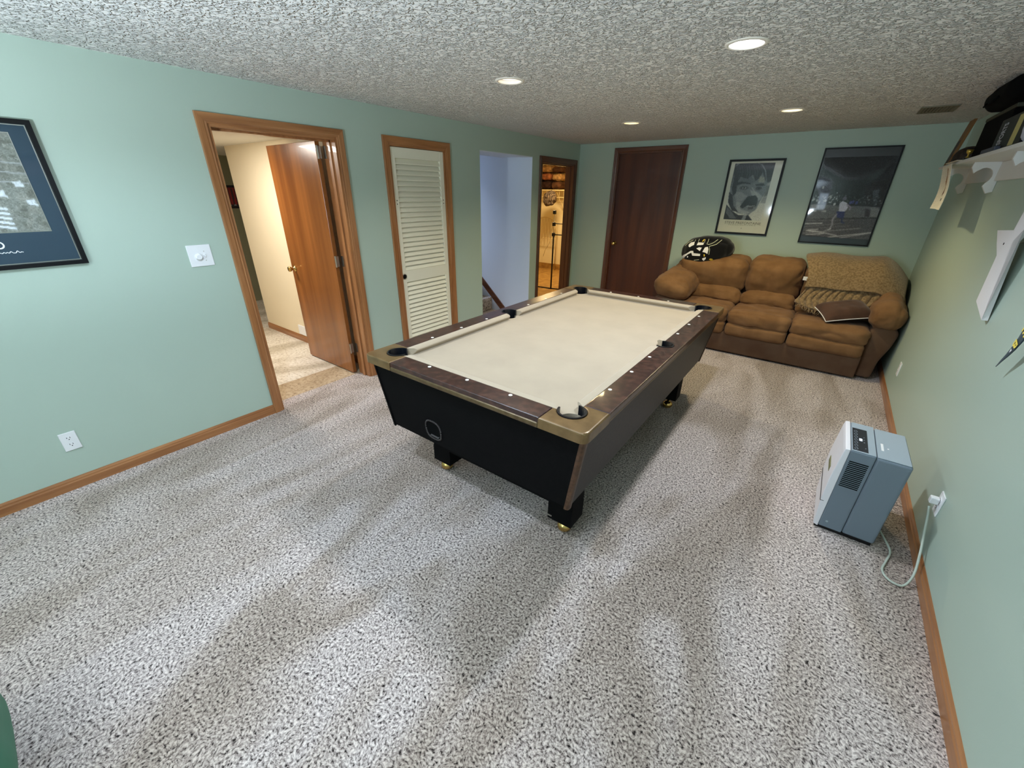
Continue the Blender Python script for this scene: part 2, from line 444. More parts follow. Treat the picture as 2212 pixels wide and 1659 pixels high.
def jamb(name, b0, b1, zt, depth, m3, th=0.016, stop=None):
    bm = bmesh.new()
    box(bm, -depth, 0.004, b0 - 0.001, b0 + th, 0, zt); box(bm, -depth, 0.004, b1 - th, b1 + 0.001, 0, zt)
    n = len(bm.faces)
    box(bm, -depth, 0.004, b0 + th, b1 - th, zt - th, zt + 0.001)
    bm.faces.ensure_lookup_table()
    for f in bm.faces[n:]: f.material_index = 1
    if stop is not None:
        box(bm, stop - 0.035, stop, b0 + th, b0 + th + 0.011, 0, zt - th); box(bm, stop - 0.035, stop, b1 - th - 0.011, b1 - th, 0, zt - th)
        box(bm, stop - 0.035, stop, b0 + th, b1 - th, zt - th - 0.011, zt - th)
    return tag(obj(name, bm, m3), kind='structure')
jamb('trim_5', D1[0], D1[1], D1[2], 0.17, [M['oakz'], M['oaky']], stop=-0.06)
jamb('trim_6', D2[0], D2[1], D2[2], WT, [M['oakz'], M['oaky']])
jamb('trim_7', D3[0], D3[1], D3[2], WT + .005, [M['darkz'], M['darky']], stop=-0.05)

# baseboards
def baseboard(name, plane, base, sgn, a0, a1, m, hgt=0.075):
    """profile extruded along the wall; sgn = direction into the room"""
    prof = [(0, 0), (0.012, 0), (0.012, hgt * 0.62), (0.009, hgt * 0.72), (0.009, hgt * 0.84), (0.004, hgt), (0, hgt)]
    bm = bmesh.new(); rings = []
    for a in (a0, a1):
        rings.append([bm.verts.new((base + sgn * t, a, z) if plane == 'x' else (a, base + sgn * t, z)) for t, z in prof])
    n = len(prof)
    for i in range(n): bm.faces.new([rings[0][i], rings[0][(i + 1) % n], rings[1][(i + 1) % n], rings[1][i]])
    bm.faces.new(rings[0]); bm.faces.new(rings[1])
    return tag(obj(name, bm, m), kind='structure')
baseboard('baseboard_left', 'x', 0, 1, REAR, D1[0] - 0.06, M['oaky'])
baseboard('baseboard_left', 'x', 0, 1, D1[1] + 0.06, D2[0] - 0.06, M['oaky'])
baseboard('baseboard_left', 'x', 0, 1, D2[1] + 0.06, ST[0], M['oaky'])
baseboard('baseboard_left', 'x', 0, 1, ST[1], D3[0] - 0.06, M['oaky'])
baseboard('baseboard_right', 'x', W, -1, REAR, 0, M['oaky'])
baseboard('baseboard_back', 'y', 0, -1, 0, D4[0] - 0.06, M['oakx'])
baseboard('baseboard_back', 'y', 0, -1, D4[1] + 0.06, W, M['oakx'])
baseboard('baseboard_front', 'y', REAR, 1, 0, W, M['oakx'])

# ---- hall beyond the open door
HX = -4.1
def slab(name, a, m): return tag(obj(name, newbox(*a), m), kind='structure')
slab('floor_hall', (-0.50, -0.17, -5.9, -2.35, -0.10, 0.0), M['hallcarpet_tan'])  # hall floor in two tones: tan strip by the door, off-white beyond
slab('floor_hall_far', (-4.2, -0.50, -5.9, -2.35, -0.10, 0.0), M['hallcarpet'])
slab('ceiling_hall', (-4.2, -WT, -5.9, -2.35, 2.09, 2.17), M['flatceil'])
slab('wall_hall_side', (-2.38, -WT, -3.83, -3.73, 0, 2.09), M['hallwall'])
slab('wall_hall_end', (-4.2, -WT, -5.9, -5.8, 0, 2.09), M['hallwall'])
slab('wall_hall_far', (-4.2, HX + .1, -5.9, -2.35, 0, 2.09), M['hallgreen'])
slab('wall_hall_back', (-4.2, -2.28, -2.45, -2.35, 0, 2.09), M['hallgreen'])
baseboard('baseboard_hall', 'y', -3.83, -1, -2.38, -0.17, M['oakx'])
# closet behind the louvred door
slab('wall_linen_closet', (-0.9, -0.8, -3.73, -2.35, 0, 2.09), M['hallwall'])

# ---- stairwell
slab('wall_stair_side', (-4.4, -WT, -1.231, -1.130, 0, 4.2), M['stairwall'])
tag(obj('trim_8', newbox(-WT, 0.0005, -1.237, -1.231, 0, 2.068), M['stairwall']), kind='structure')
tag(obj('trim_9', newbox(-WT, 0.0005, -2.251, -1.231, 2.068, 2.0745), M['stairwall']), kind='structure')
slab('wall_stair_near', (-4.4, -WT, -2.35, -2.251, 0, 4.2), M['stairwall'])
slab('wall_stair_top', (-4.4, -4.3, -2.35, -1.13, 0, 4.2), M['stairwall'])
bm = bmesh.new()
prism(bm, [(-WT, 2.074), (-0.50, 2.078), (-2.0, 2.46), (-2.0, 2.56), (-0.50, 2.3), (-WT, 2.3)], -2.251, -1.231, axis='y')
tag(obj('ceiling_stair', bm, M['stairwall']), kind='structure')
slab('ceiling_stair_upper', (-4.4, -1.6, -2.35, -1.13, 4.15, 4.25), M['stairwall'])
slab('wall_stair_upper', (-2.1, -2.0, -2.251, -1.231, 2.46, 4.15), M['stairwall'])
slab('floor_stair', (-4.3, -0.17, -2.251, -1.231, -0.10, 0.0), M['carpet'])
st = thing('staircase', 'grey-brown carpeted steps climbing away behind the plain doorway', 'stairs', (-0.4, -1.74, 0))
X0, RUN, RISE = -0.66, 0.221, 0.20
for k in range(12):
    bm = bmesh.new()
    x1 = X0 - k * RUN
    box(bm, x1 - RUN - 0.02, x1, -2.249, -1.252, RISE * k + (0 if k == 0 else 0.001), RISE * (k + 1), 0.018, 3)
    o = obj('step', bm, M['stepcarpet'], None, True); o.location = (0.4, 1.74, 0); o.parent = st
bm = bmesh.new()
sk = lambda x: 0.064 + (-0.420 - x) * 0.904
prism(bm, [(-0.36, 0.0), (-0.43, sk(-0.43)), (-2.9, sk(-2.9)), (-2.9, sk(-2.9) - 0.085), (-0.47, 0.0)], -1.250, -1.2315, axis='y')
o = obj('stair_skirt', bm, M['darkx'], None); o.location = (0.4, 1.74, 0); o.parent = st

# ---- utility closet behind the corner opening
slab('floor_closet', (-3.0, -WT, -1.13, 2.7, -0.10, 0.0), M['closetfloor'])
slab('ceiling_closet', (-3.0, -WT, -1.13, 2.7, 2.36, 2.44), M['flatceil'])
slab('wall_closet_back', (-3.0, 0.1, 2.55, 2.65, 0, 2.36), M['closetwall'])
slab('wall_closet_left', (-3.0, -2.9, -1.13, 2.65, 0, 2.36), M['closetwall'])
slab('wall_closet_right', (-WT, 0.0, 0.13, 2.65, 0, 2.36), M['closetwall'])
tag(obj('baseboard_closet', newbox(-2.9, -WT, 2.53, 2.55, 0, 0.12), M['closetfloor']), kind='structure')

# ------------------------------------------------------------------ doors
# open flush door, swung 90 degrees into the hall
hinge_y = D1[1] - 0.017
t = tag(thing('door_1', None, None, (-0.175, hinge_y - 0.02, 0)), kind='structure')
DW = 0.81
obj('door_slab', newbox(-DW - 0.012, -0.012, -0.037, 0.0, 0.012, 2.018, 0.002, 1), M['slab'], t)
bm = bmesh.new()
kx = -DW + 0.05
rotx = Matrix.Translation((kx, -0.037, 0.95)) @ Matrix.Rotation(PI / 2, 4, 'X')
lathe(bm, [(0, 0), (0.030, 0), (0.031, 0.006), (0.013, 0.012), (0.011, 0.030), (0.022, 0.040), (0.027, 0.052), (0.024, 0.064), (0, 0.068)], 20, rotx)
obj('door_knob', bm, M['brass'], t, True)
for z in (0.27, 1.09, 1.94):
    bm = bmesh.new()
    box(bm, -0.011, 0.004, -0.034, -0.004, z - 0.045, z + 0.045)
    tube(bm, [(0.006, -0.036, z - 0.048), (0.006, -0.036, z + 0.048)], 0.0065, 8)
    box(bm, 0.006, 0.040, 0.016, 0.0185, z - 0.045, z + 0.045)
    obj('hinge', bm, M['steel'], t)

# louvred closet door
t = tag(thing('door_2', None, None, (0, 0, 0)), kind='structure')
y0, y1 = D2[0] + 0.019, D2[1] - 0.019
bm = bmesh.new()
ztop = D2[2] - 0.02
for a, b, c, d in ((y0, y0 + 0.052, 0.012, ztop), (y1 - 0.052, y1, 0.012, ztop)): box(bm, -0.038, -0.008, a, b, c, d, 0.002, 1)
for c, d in ((0.012, 0.16), (0.835, 0.945), (ztop - 0.085, ztop)): box(bm, -0.037, -0.009, y0 + 0.05, y1 - 0.05, c, d)
obj('door_frame', bm, M['louver'], t)
for lo, hi in ((0.16, 0.835), (0.945, ztop - 0.085)):
    bm = bmesh.new(); n = int((hi - lo) / 0.044)
    for k in range(n):
        z = lo + (k + 0.5) * (hi - lo) / n
        hexa(bm, [(-0.034, y0 + .051, z + 0.014), (-0.034, y1 - .051, z + 0.014), (-0.013, y1 - .051, z - 0.024), (-0.013, y0 + .051, z - 0.024)],
             [(-0.030, y0 + .051, z + 0.022), (-0.030, y1 - .051, z + 0.022), (-0.0085, y1 - .051, z - 0.017), (-0.0085, y0 + .051, z - 0.017)])
    obj('louvre_panel', bm, M['louver'], t)
bm = bmesh.new()
lathe(bm, [(0.0, 0.0005), (0.021, 0.0005), (0.021, 0.0035), (0.026, 0.004), (0.028, 0.0), (0.0, 0.0)], 20, Matrix.Translation((-0.008, y0 + 0.027, 0.893)) @ Matrix.Rotation(PI / 2, 4, 'Y'))
obj('pull_ring', bm, M['steel'], t)
bm = bmesh.new(); lathe(bm, [(0, 0.0012), (0.020, 0.0012), (0.020, 0), (0, 0)], 18, Matrix.Translation((-0.0076, y0 + 0.027, 0.893)) @ Matrix.Rotation(PI / 2, 4, 'Y'))
obj('pull_hole', bm, M['hole'], t)
bm = bmesh.new()
for y in (y0 + 0.028, y1 - 0.028):
    for z in (1.585, 1.555): lathe(bm, [(0, 0.001), (0.005, 0.001), (0.005, 0), (0, 0)], 10, Matrix.Translation((-0.008, y, z)) @ Matrix.Rotation(PI / 2, 4, 'Y'))
obj('screw_holes', bm, M['hole'], t)

# dark flush door in the back wall
t = tag(thing('door_3', None, None, (0, 0, 0)), kind='structure')
obj('door_slab', newbox(D4[0] + 0.012, D4[1] - 0.012, 0.03, 0.07, 0.01, D4[2] - 0.012), M['slabdark'], t)
bm = bmesh.new()
for a, b in ((D4[0] - .001, D4[0] + 0.014), (D4[1] - 0.014, D4[1] + .001)): box(bm, a, b, -0.004, 0.13, 0, D4[2])
box(bm, D4[0], D4[1], -0.004, 0.13, D4[2] - 0.014, D4[2] + .001)
obj('door_jamb', bm, M['darkz'], t)
bm = bmesh.new()
lathe(bm, [(0, 0), (0.031, 0), (0.031, 0.006), (0.012, 0.012), (0.011, 0.03), (0.024, 0.040), (0.027, 0.052), (0.022, 0.064), (0, 0.067)], 20,
      Matrix.Translation((D4[0] + 0.075, 0.03, 0.985)) @ Matrix.Rotation(PI / 2, 4, 'X'))
obj('door_knob', bm, M['brass'], t, True)

# ------------------------------------------------------------------ recessed ceiling lights
M['can'] = mat('white lamp baffle', srgb(245, 240, 230), 0.4, 0.5)
LAMPS = [  # position, colour, spot power, glow, label
    ('large cool-white recessed ceiling light above the right side of the table', (0.80, 0.89, 1.0), 98, 20, 140),
    ('warm recessed ceiling light above the left side of the table', (1.0, 0.90, 0.76), 36, 2.5, 140),
    ('small warm recessed ceiling light in front of the dark back-wall door', (1.0, 0.84, 0.46), 42, 4, 140),
    ('neutral-white recessed ceiling light in front of the two framed posters', (1.0, 0.85, 0.50), 72, 6, 140),
    ('added recessed ceiling light, unseen behind the viewpoint', (0.66, 0.82, 1.0), 74, 14, 156),
    ('added recessed ceiling light, unseen behind the viewpoint', (0.72, 0.86, 1.0), 34, 14, 150),
    ('added recessed ceiling light, unseen behind the viewpoint', (0.72, 0.86, 1.0), 14, 14, 150),  # unseen rearmost pair, added for more brightness in the room
    ('added recessed ceiling light, unseen behind the viewpoint', (0.72, 0.86, 1.0), 14, 14, 150)]
for (lx, ly), (lab, colr, pw, glow, cone) in zip(LIGHTS, LAMPS):
    t = thing('recessed_light', lab, 'ceiling light', (lx, ly, H), group='recessed ceiling lights')
    bm = bmesh.new()
    lathe(bm, [(0.073, 0.0), (0.076, -0.006), (0.090, -0.004), (0.093, 0.0)], 40)
    obj('trim_ring', bm, M['can'], t, True)
    bm = bmesh.new()
    pr = [(0.0735, -0.002)]
    for k in range(5):
        z = 0.012 + k * 0.014
        pr += [(0.072 - k * 0.004, z), (0.068 - k * 0.004, z + 0.003)]
    lathe(bm, pr + [(0.050, 0.095), (0.0, 0.10)], 40)
    obj('baffle', bm, M['can'], t, False)
    bm = bmesh.new()
    lathe(bm, [(0, 0.018), (0.022, 0.021), (0.038, 0.033), (0.044, 0.050), (0.038, 0.070), (0.020, 0.092)], 24)
    obj('bulb', bm, mat('lit bulb', (1, 1, 1), 0.5, emit=(colr, glow)), t, True)
    ld = bpy.data.lights.new('lamp', 'SPOT'); ld.energy = pw; ld.color = colr; ld.spot_size = math.radians(cone); ld.spot_blend = 0.55; ld.shadow_soft_size = 0.055
    lo = bpy.data.objects.new('lamp_light', ld); COL.objects.link(lo); lo.parent = t; lo.location = (0, 0, -0.012)

# ceiling vent
t = thing('ceiling_vent', 'dark narrow air vent in the ceiling near the right-hand corner', 'vent', (3.70, -1.0, H))
M['vent'] = mat('vent paint', srgb(120, 116, 98), 0.6, 0.3)
bm = bmesh.new()
for a in ((-0.11, 0.11, -0.17, -0.15), (-0.11, 0.11, 0.15, 0.17), (-0.11, -0.09, -0.15, 0.15), (0.09, 0.11, -0.15, 0.15)): box(bm, *a, -0.008, 0.0)
obj('vent_frame', bm, M['vent'], t)
bm = bmesh.new()
for k in range(9):
    x = -0.085 + k * 0.0205
    hexa(bm, [(x, -0.15, -0.001), (x + .003, -0.15, -0.001), (x + .003, 0.15, -0.001), (x, 0.15, -0.001)], [(x + 0.010, -0.15, -0.009), (x + .013, -0.15, -0.009), (x + .013, 0.15, -0.009), (x + 0.010, 0.15, -0.009)])
obj('vent_slats', bm, M['vent'], t)
obj('vent_cavity', newbox(-0.09, 0.09, -0.15, 0.15, -0.0012, -0.0002), M['hole'], t)

# ------------------------------------------------------------------ wall plates
def outlet(label, org, nrm, group=None, plug=False):
    """duplex outlet; org = centre on the wall, nrm = +1 left wall / -1 right wall"""
    t = thing('wall_outlet', label, 'outlet', org, group=group)
    s = nrm
    a = lambda q0, q1: (min(s * q0, s * q1), max(s * q0, s * q1))
    x = a(0, 0.006); obj('cover_plate', newbox(*x, -0.036, 0.036, -0.058, 0.058, 0.0025, 2), M['white'], t)
    for z in (0.021, -0.021):
        bm = bmesh.new()
        pts = [(0.0165 * math.cos(q) , z + 0.0135 * math.sin(q)) for q in [i * PI / 10 for i in range(20)]]
        xx = a(0.005, 0.0078); prism(bm, pts, *xx, axis='x')
        r = obj('receptacle', bm, M['white'], t)
        bm = bmesh.new(); xx = a(0.0078, 0.0084)
        box(bm, *xx, -0.0085, -0.006, z + 0.000, z + 0.008); box(bm, *xx, 0.005, 0.0075, z + 0.000, z + 0.008); box(bm, *xx, -0.0025, 0.0025, z - 0.009, z - 0.0045)
        obj('slots', bm, M['hole'], r)
    return t
outlet('white outlet low on the left wall below the stadium picture', (0, -6.011, 0.305), 1)
outlet('white outlet low on the right wall with the grey cord plugged in', (W, -3.555, 0.307), -1)
outlet('blank white outlet on the right wall beside the sofa end', (W, -1.43, 0.314), -1)
t = thing('dimmer_switch', 'square white double wall plate with round dimmer dial beside the open door', 'light switch', (0, -5.078, 1.268))
obj('cover_plate', newbox(0, 0.006, -0.067, 0.067, -0.067, 0.067, 0.0025, 2), M['white'], t)
bm = bmesh.new(); lathe(bm, [(0, 0.018), (0.015, 0.018), (0.019, 0.014), (0.020, 0.0), (0, 0.0)], 28, Matrix.Translation((0.006, -0.013, -0.006)) @ Matrix.Rotation(PI / 2, 4, 'Y'))
obj('dial', bm, M['white'], t, False)
bm = bmesh.new(); box(bm, 0.006, 0.009, 0.018, 0.030, -0.018, 0.012, 0.001, 1); box(bm, 0.008, 0.018, 0.0205, 0.0275, -0.006, 0.006, 0.001, 1)
obj('toggle', bm, M['white'], t)
for yy, zz in ((0.024, 0.026), (0.024, -0.032)):
    bm = bmesh.new(); lathe(bm, [(0, .0006), (.003, .0006), (.003, 0), (0, 0)], 10, Matrix.Translation((0.006, yy, zz)) @ Matrix.Rotation(PI / 2, 4, 'Y'))
    obj('screw', bm, M['steel'], t)
tag(obj('wall_register', newbox(-1.56, -1.38, -3.842, -3.8305, 0.085, 0.20, 0.003, 1), M['white']), 'small white register low on the cream hall wall behind the open door', 'vent')

# ------------------------------------------------------------------ framed pictures
def frame_bm(w, h, fw, d, bev=0.003):
    """flat mitred frame in local x (width), z (height), facing -y, back at y=0"""
    bm = bmesh.new()
    o = [(-w / 2, -h / 2), (w / 2, -h / 2), (w / 2, h / 2), (-w / 2, h / 2)]
    i = [(-w / 2 + fw, -h / 2 + fw), (w / 2 - fw, -h / 2 + fw), (w / 2 - fw, h / 2 - fw), (-w / 2 + fw, h / 2 - fw)]
    for k in range(4):
        a, b, c, e = o[k], o[(k + 1) % 4], i[(k + 1) % 4], i[k]
        hexa(bm, [(a[0], 0, a[1]), (b[0], 0, b[1]), (c[0], 0, c[1]), (e[0], 0, e[1])], [(a[0], -d, a[1]), (b[0], -d, b[1]), (c[0], -d, c[1]), (e[0], -d, e[1])])
    return bm

def on_poly(cx0):  # map crop coordinates of the portrait to print coordinates
    def f(x, y):
        v = 1 - (y - 300) / 525.0
        xl = 1170 + (1280 - 1170) * v; w = 340 + 35 * v
        return ((x - xl) / w, v)
    return f
P_ = Pic(104, 150, (196, 198, 190))
f = on_poly(0)
pl = lambda pts, c, op=1.0: P_.poly([f(*q) for q in pts], c, op)
pl([(1280, 290), (1660, 290), (1620, 470), (1560, 500), (1230, 520)], (38, 40, 48))
pl([(1560, 490), (1640, 440), (1570, 690), (1490, 700), (1540, 600)], (150, 152, 148))
pl([(1565, 500), (1600, 500), (1575, 590), (1545, 600)], (105, 108, 108))
pl([(1500, 660), (1580, 660), (1520, 840), (1400, 830)], (198, 200, 190))
pl([(1265, 400), (1290, 300), (1500, 295), (1560, 350), (1580, 470), (1560, 560), (1510, 640), (1470, 720), (1400, 775), (1300, 760), (1250, 690), (1230, 560)], (112, 118, 122))  # face
pl([(1420, 540), (1490, 560), (1530, 600), (1500, 640), (1440, 600)], (158, 164, 164))
pl([(1270, 560), (1340, 560), (1400, 600), (1340, 650), (1290, 640)], (140, 146, 148))
pl([(1290, 640), (1340, 660), (1330, 720), (1420, 750), (1370, 775), (1290, 740)], (150, 155, 156))
pl([(1320, 430), (1440, 420), (1470, 470), (1420, 490), (1320, 480)], (92, 98, 106))
pl([(1500, 410), (1560, 430), (1550, 475), (1500, 470)], (150, 152, 140))
P_.blur(3)
pl([(1250, 530), (1270, 420), (1270, 340), (1330, 298), (1480, 293), (1560, 340), (1585, 470), (1560, 455), (1540, 380), (1500, 440), (1470, 460), (1450, 400), (1400, 440), (1330, 420), (1300, 480), (1290, 570), (1260, 600)], (40, 44, 52))  # hair
for x in range(0, 12):
    a = 1300 + x * 22; P_.line([f(a, 310), f(a + 8 + x, 380), f(a - 14 + x * 2.5, 440)], 0.008, (96, 102, 112) if x % 3 else (66, 70, 80), 0.6)
P_.line([f(1530, 310), f(1565, 370), f(1570, 460)], 0.014, (150, 156, 160), .8)
pl([(1290, 470), (1300, 500), (1360, 480), (1430, 490), (1420, 475), (1350, 465)], (42, 46, 54))       # brows
pl([(1470, 490), (1540, 480), (1560, 500), (1480, 505)], (44, 48, 54))
P_.ell(*f(1365, 522), 0.10, 0.028, (62, 68, 74), .9, 0, .6); P_.ell(*f(1368, 522), 0.045, 0.02, (170, 172, 170)); P_.ell(*f(1366, 521), 0.026, 0.017, (24, 26, 30))
P_.ell(*f(1500, 525), 0.07, 0.028, (58, 62, 66), .9, 0, .6); P_.ell(*f(1503, 525), 0.022, 0.014, (24, 26, 28))
P_.line([f(1440, 520), f(1478, 580), f(1495, 600)], 0.012, (182, 186, 184), .8)
pl([(1400, 600), (1470, 590), (1490, 620), (1475, 690), (1440, 700), (1400, 680), (1350, 715), (1325, 700), (1360, 650)], (30, 38, 42))   # moustache
P_.line([f(1390, 695), f(1440, 690), f(1462, 686)], 0.012, (150, 152, 150))
pl([(1400, 700), (1450, 700), (1440, 720), (1400, 722)], (64, 68, 72))
pl([(1225, 560), (1255, 590), (1265, 690), (1310, 750), (1250, 740), (1215, 660)], (46, 50, 58))
pl([(1200, 680), (1250, 740), (1310, 780), (1380, 780), (1400, 775), (1435, 830), (1160, 830)], (34, 38, 46))
pl([(1205, 700), (1250, 750), (1290, 815), (1230, 815), (1195, 760)], (86, 92, 98)); pl([(1360, 775), (1385, 780), (1370, 825), (1335, 825)], (120, 126, 130))
P_.blur(2); P_.grain(0.045, 3)

def framed(name, label, cat, loc, rz, w, h, fw, d, m, mat_c, group=None):
    t = thing(name, label, cat, loc, rz, group)
    obj('frame', frame_bm(w, h, fw, d), m, t)
    obj('mat_board', newbox(-w / 2 + fw, w / 2 - fw, -d * 0.4, 0, -h / 2 + fw, h / 2 - fw), mat_c, t)
    return t
M['paper'] = mat('off-white poster paper', srgb(206, 205, 186), 0.6, 0.3, coat=1.0)
ax0, ax1, az0, az1 = 2.062, 2.651, 1.220, 2.052
acx, acz = (ax0 + ax1) / 2, (az0 + az1) / 2
t = framed('framed_poster', 'black-framed cream poster of a grey portrait of a man with a moustache', 'poster', (acx, 0, acz), 0, ax1 - ax0, az1 - az0, 0.022, 0.022, M['blackgloss'], M['paper'], 'posters above the sofa')
picture('portrait_print', P_, (2.129 - acx, -0.0094, 1.388 - acz), (0.422, 0, 0), (0, 0, 0.622), picture_mat('portrait print'), t)
M['poster_ink'] = mat('grey poster ink', srgb(96, 92, 84), 0.6, 0.3)
M['poster_ink2'] = mat('poster ink line', srgb(120, 116, 104), 0.6, 0.3)
text('lettering', 'STEVE PREFONTAINE', 0.042, (0.0, -0.0095, 1.352 - acz), (1, 0, 0), (0, 0, 1), M['poster_ink'], t, 0.0004, squash=1.03)
bm = bmesh.new()
for k in range(16):
    x = -0.155 + k * 0.0195
    box(bm, x, x + random.uniform(0.009, 0.015), -0.0095, -0.009, 1.326 - acz, 1.331 - acz)
box(bm, -0.003, 0.003, -0.0095, -0.009, 1.284 - acz, 1.298 - acz)
obj('small_print', bm, M['poster_ink2'], t)

B = Pic(130, 165, (22, 25, 30))
def g(x, y):   # crop coordinates -> print coordinates
    v = 1 - (y - 40) / 945.0
    xl = 975 + 265 * v; w = 790 + 90 * v
    return ((x - xl) / w, v)
pb = lambda pts, c, op=1.0: B.poly([g(*q) for q in pts], c, op)
pb([(1050, 580), (1210, 590), (1900, 600), (1860, 720), (1180, 760), (1040, 770)], (96, 98, 104))
pb([(1100, 590), (1200, 590), (1190, 640), (1090, 640)], (140, 142, 146)); pb([(1070, 660), (1160, 660), (1158, 675), (1068, 675)], (190, 192, 194)); pb([(1225, 662), (1280, 660), (1276, 674), (1222, 676)], (190, 192, 194))
pb([(1740, 620), (1800, 640), (1780, 720), (1730, 715)], (46, 42, 50)); pb([(1800, 600), (1910, 620), (1870, 720), (1790, 720)], (120, 122, 124))
pb([(1030, 770), (1180, 762), (1870, 730), (1770, 1010), (970, 970)], (74, 74, 80))
for a, b, wdt, c in (((1020, 830), (1230, 815), .012, 200), ((1000, 870), (1500, 800), .006, 130), ((1010, 900), (1560, 830), .005, 120), ((1040, 915), (1220, 925), .014, 205), ((1180, 970), (1300, 880), .007, 150),
                     ((1000, 950), (1680, 855), .007, 165), ((1030, 968), (1250, 940), .012, 190), ((1300, 985), (1800, 900), .010, 200), ((1250, 930), (1400, 960), .012, 180), ((1420, 990), (1790, 905), .008, 190), ((1050, 790), (1600, 765), .004, 150), ((1060, 905), (1180, 895), .010, 200)):
    B.line([g(*a), g(*b)], wdt, (c, c, c + 4), .85)
pb([(1140, 320), (1340, 310), (1350, 400), (1260, 430), (1180, 470)], (66, 70, 76))
pb([(1820, 420), (1900, 400), (1880, 560), (1830, 560)], (70, 76, 84))
B.blur(2)
rr = random.Random(5)
for k in range(230):
    x = rr.uniform(1090, 1940); y = rr.gauss(520, 38); c = rr.choice((30, 45, 60, 90, 130, 175, 210)) if x < 1420 else rr.choice((24, 34, 50, 70, 110))
    if 430 < y < 590: B.ell(*g(x, y), rr.uniform(.006, .013), rr.uniform(.006, .014), (c, c + 2, c + 6), .9)
for x, y in ((1120, 530), (1165, 540), (1190, 560), (1270, 540), (1235, 385), (1330, 490), (1380, 580)): B.ell(*g(x, y), .018, .018, (196, 200, 202), .9)
for x, y in ((1600, 550), (1640, 560), (1570, 560)): B.ell(*g(x, y), .022, .022, (66, 66, 128), .9)
pb([(1430, 660), (1440, 570), (1480, 540), (1530, 560), (1540, 620), (1500, 670)], (196, 196, 214))         # shirt
B.ell(*g(1503, 512), .030, .025, (98, 94, 112)); B.line([g(1530, 580), g(1570, 610), g(1560, 640)], .012, (150, 140, 165))
pb([(1405, 665), (1505, 665), (1490, 745), (1410, 740)], (44, 52, 104))
B.line([g(1405, 700), g(1360, 760), g(1350, 830), g(1325, 880)], .017, (138, 136, 146)); B.line([g(1470, 740), g(1465, 790), g(1490, 800)], .016, (40, 48, 84)); B.line([g(1335, 878), g(1300, 895)], .010, (190, 190, 198))
B.blur(1); B.grain(0.045, 8)
bx0, bx1, bz0, bz1 = 2.986, 3.639, 1.174, 2.138
bcx, bcz = (bx0 + bx1) / 2, (bz0 + bz1) / 2
M['blackboard'] = mat('black poster border', srgb(16, 18, 24), 0.35, 0.4, coat=1.0)
t = framed('framed_poster', 'black-framed poster of a runner on a night track, right of the portrait', 'poster', (bcx, 0, bcz), 0, bx1 - bx0, bz1 - bz0, 0.014, 0.020, M['blackgloss'], M['blackboard'], 'posters above the sofa')
picture('track_print', B, (3.006 - bcx, -0.0094, 1.247 - bcz), (0.617, 0, 0), (0, 0, 0.80), picture_mat('track print', wave=0.4), t,
        warp=lambda u, v: np.stack([0 * u, -0.010 * np.sin(np.pi * u) ** 1.0 * np.sin(np.pi * np.clip(v, 0, 1)) ** .7, 0 * u], -1))

# left wall picture: navy mat, stadium photograph
C_ = Pic(120, 90, (120, 124, 116))
rr = random.Random(11)
for k in range(420):
    x, y = rr.random(), rr.random(); c = rr.choice((84, 98, 112, 132, 150)); s_ = rr.uniform(.01, .05)
    C_.ell(x, y, s_, s_ * rr.uniform(.4, 1), (c, c + 2, c - 8), .6, rr.uniform(0, 3))
for k in range(5): C_.line([(.60, .30 - k * .05), (.80, .24 - k * .05)], .012, (215, 222, 230))
for x, y in ((.72, .45), (.78, .42), (.90, .52), (.93, .33), (.35, .6), (.2, .4), (.1, .7), (.5, .75)): C_.poly([(x, y), (x + .05, y + .01), (x + .06, y - .06), (x + .01, y - .05)], (205, 212, 216))
for k in range(3): C_.line([(0, .62 + k * .1), (1, .50 + k * .1)], .006, (170, 176, 178), .7)
C_.blur(1); C_.grain(.03, 4)
M['navy'] = mat('navy mat board', srgb(26, 52, 70), 0.5, 0.4, coat=1.0)
pw_ = 0.78; py1 = -5.615
pcy, pcz = py1 - pw_ / 2, (1.286 + 1.959) / 2
t = framed('framed_picture', 'large black-framed stadium photograph with navy mat on the left wall', 'picture', (0, pcy, pcz), PI / 2, pw_, 0.673, 0.020, 0.022, M['blackgloss'], M['navy'])
# local x runs along +y of the room after the turn
obj('inner_bead', frame_bm(pw_ - 0.044, 0.673 - 0.044, 0.004, 0.012), M['steel'], t)
picture('stadium_print', C_, (-0.30, -0.0094, 1.460 - pcz), (-5.704 - pcy + 0.30, 0, 0), (0, 0, 0.44), picture_mat('stadium print'), t)
obj('print_bead', frame_bm(0.61, 0.445, 0.003, 0.0105), M['steel'], t).location = (-5.704 - pcy - 0.305 + 0.0015, 0, 1.6795 - pcz)
bm = bmesh.new(); lathe(bm, [(0.012, -0.0006), (0.012, 0.0006), (0.018, 0.0006), (0.018, -0.0006), (0.012, -0.0006)], 24, Matrix.Translation((-5.905 - pcy, -0.0094, 1.402 - pcz)) @ Matrix.Rotation(PI / 2, 4, 'X'))
obj('emblem', bm, M['white'], t)
bm = bmesh.new()
pts = []
for k in range(90):
    q = k / 89; pts.append((-6.08 - pcy + q * 0.245, -0.0096, 1.366 - pcz + 0.005 * math.sin(q * 70) * (0.5 + 0.5 * math.sin(q * 23)) + 0.002 * math.sin(q * 131)))
tube(bm, pts, 0.0018, 5)
obj('script_line', bm, M['white'], t)

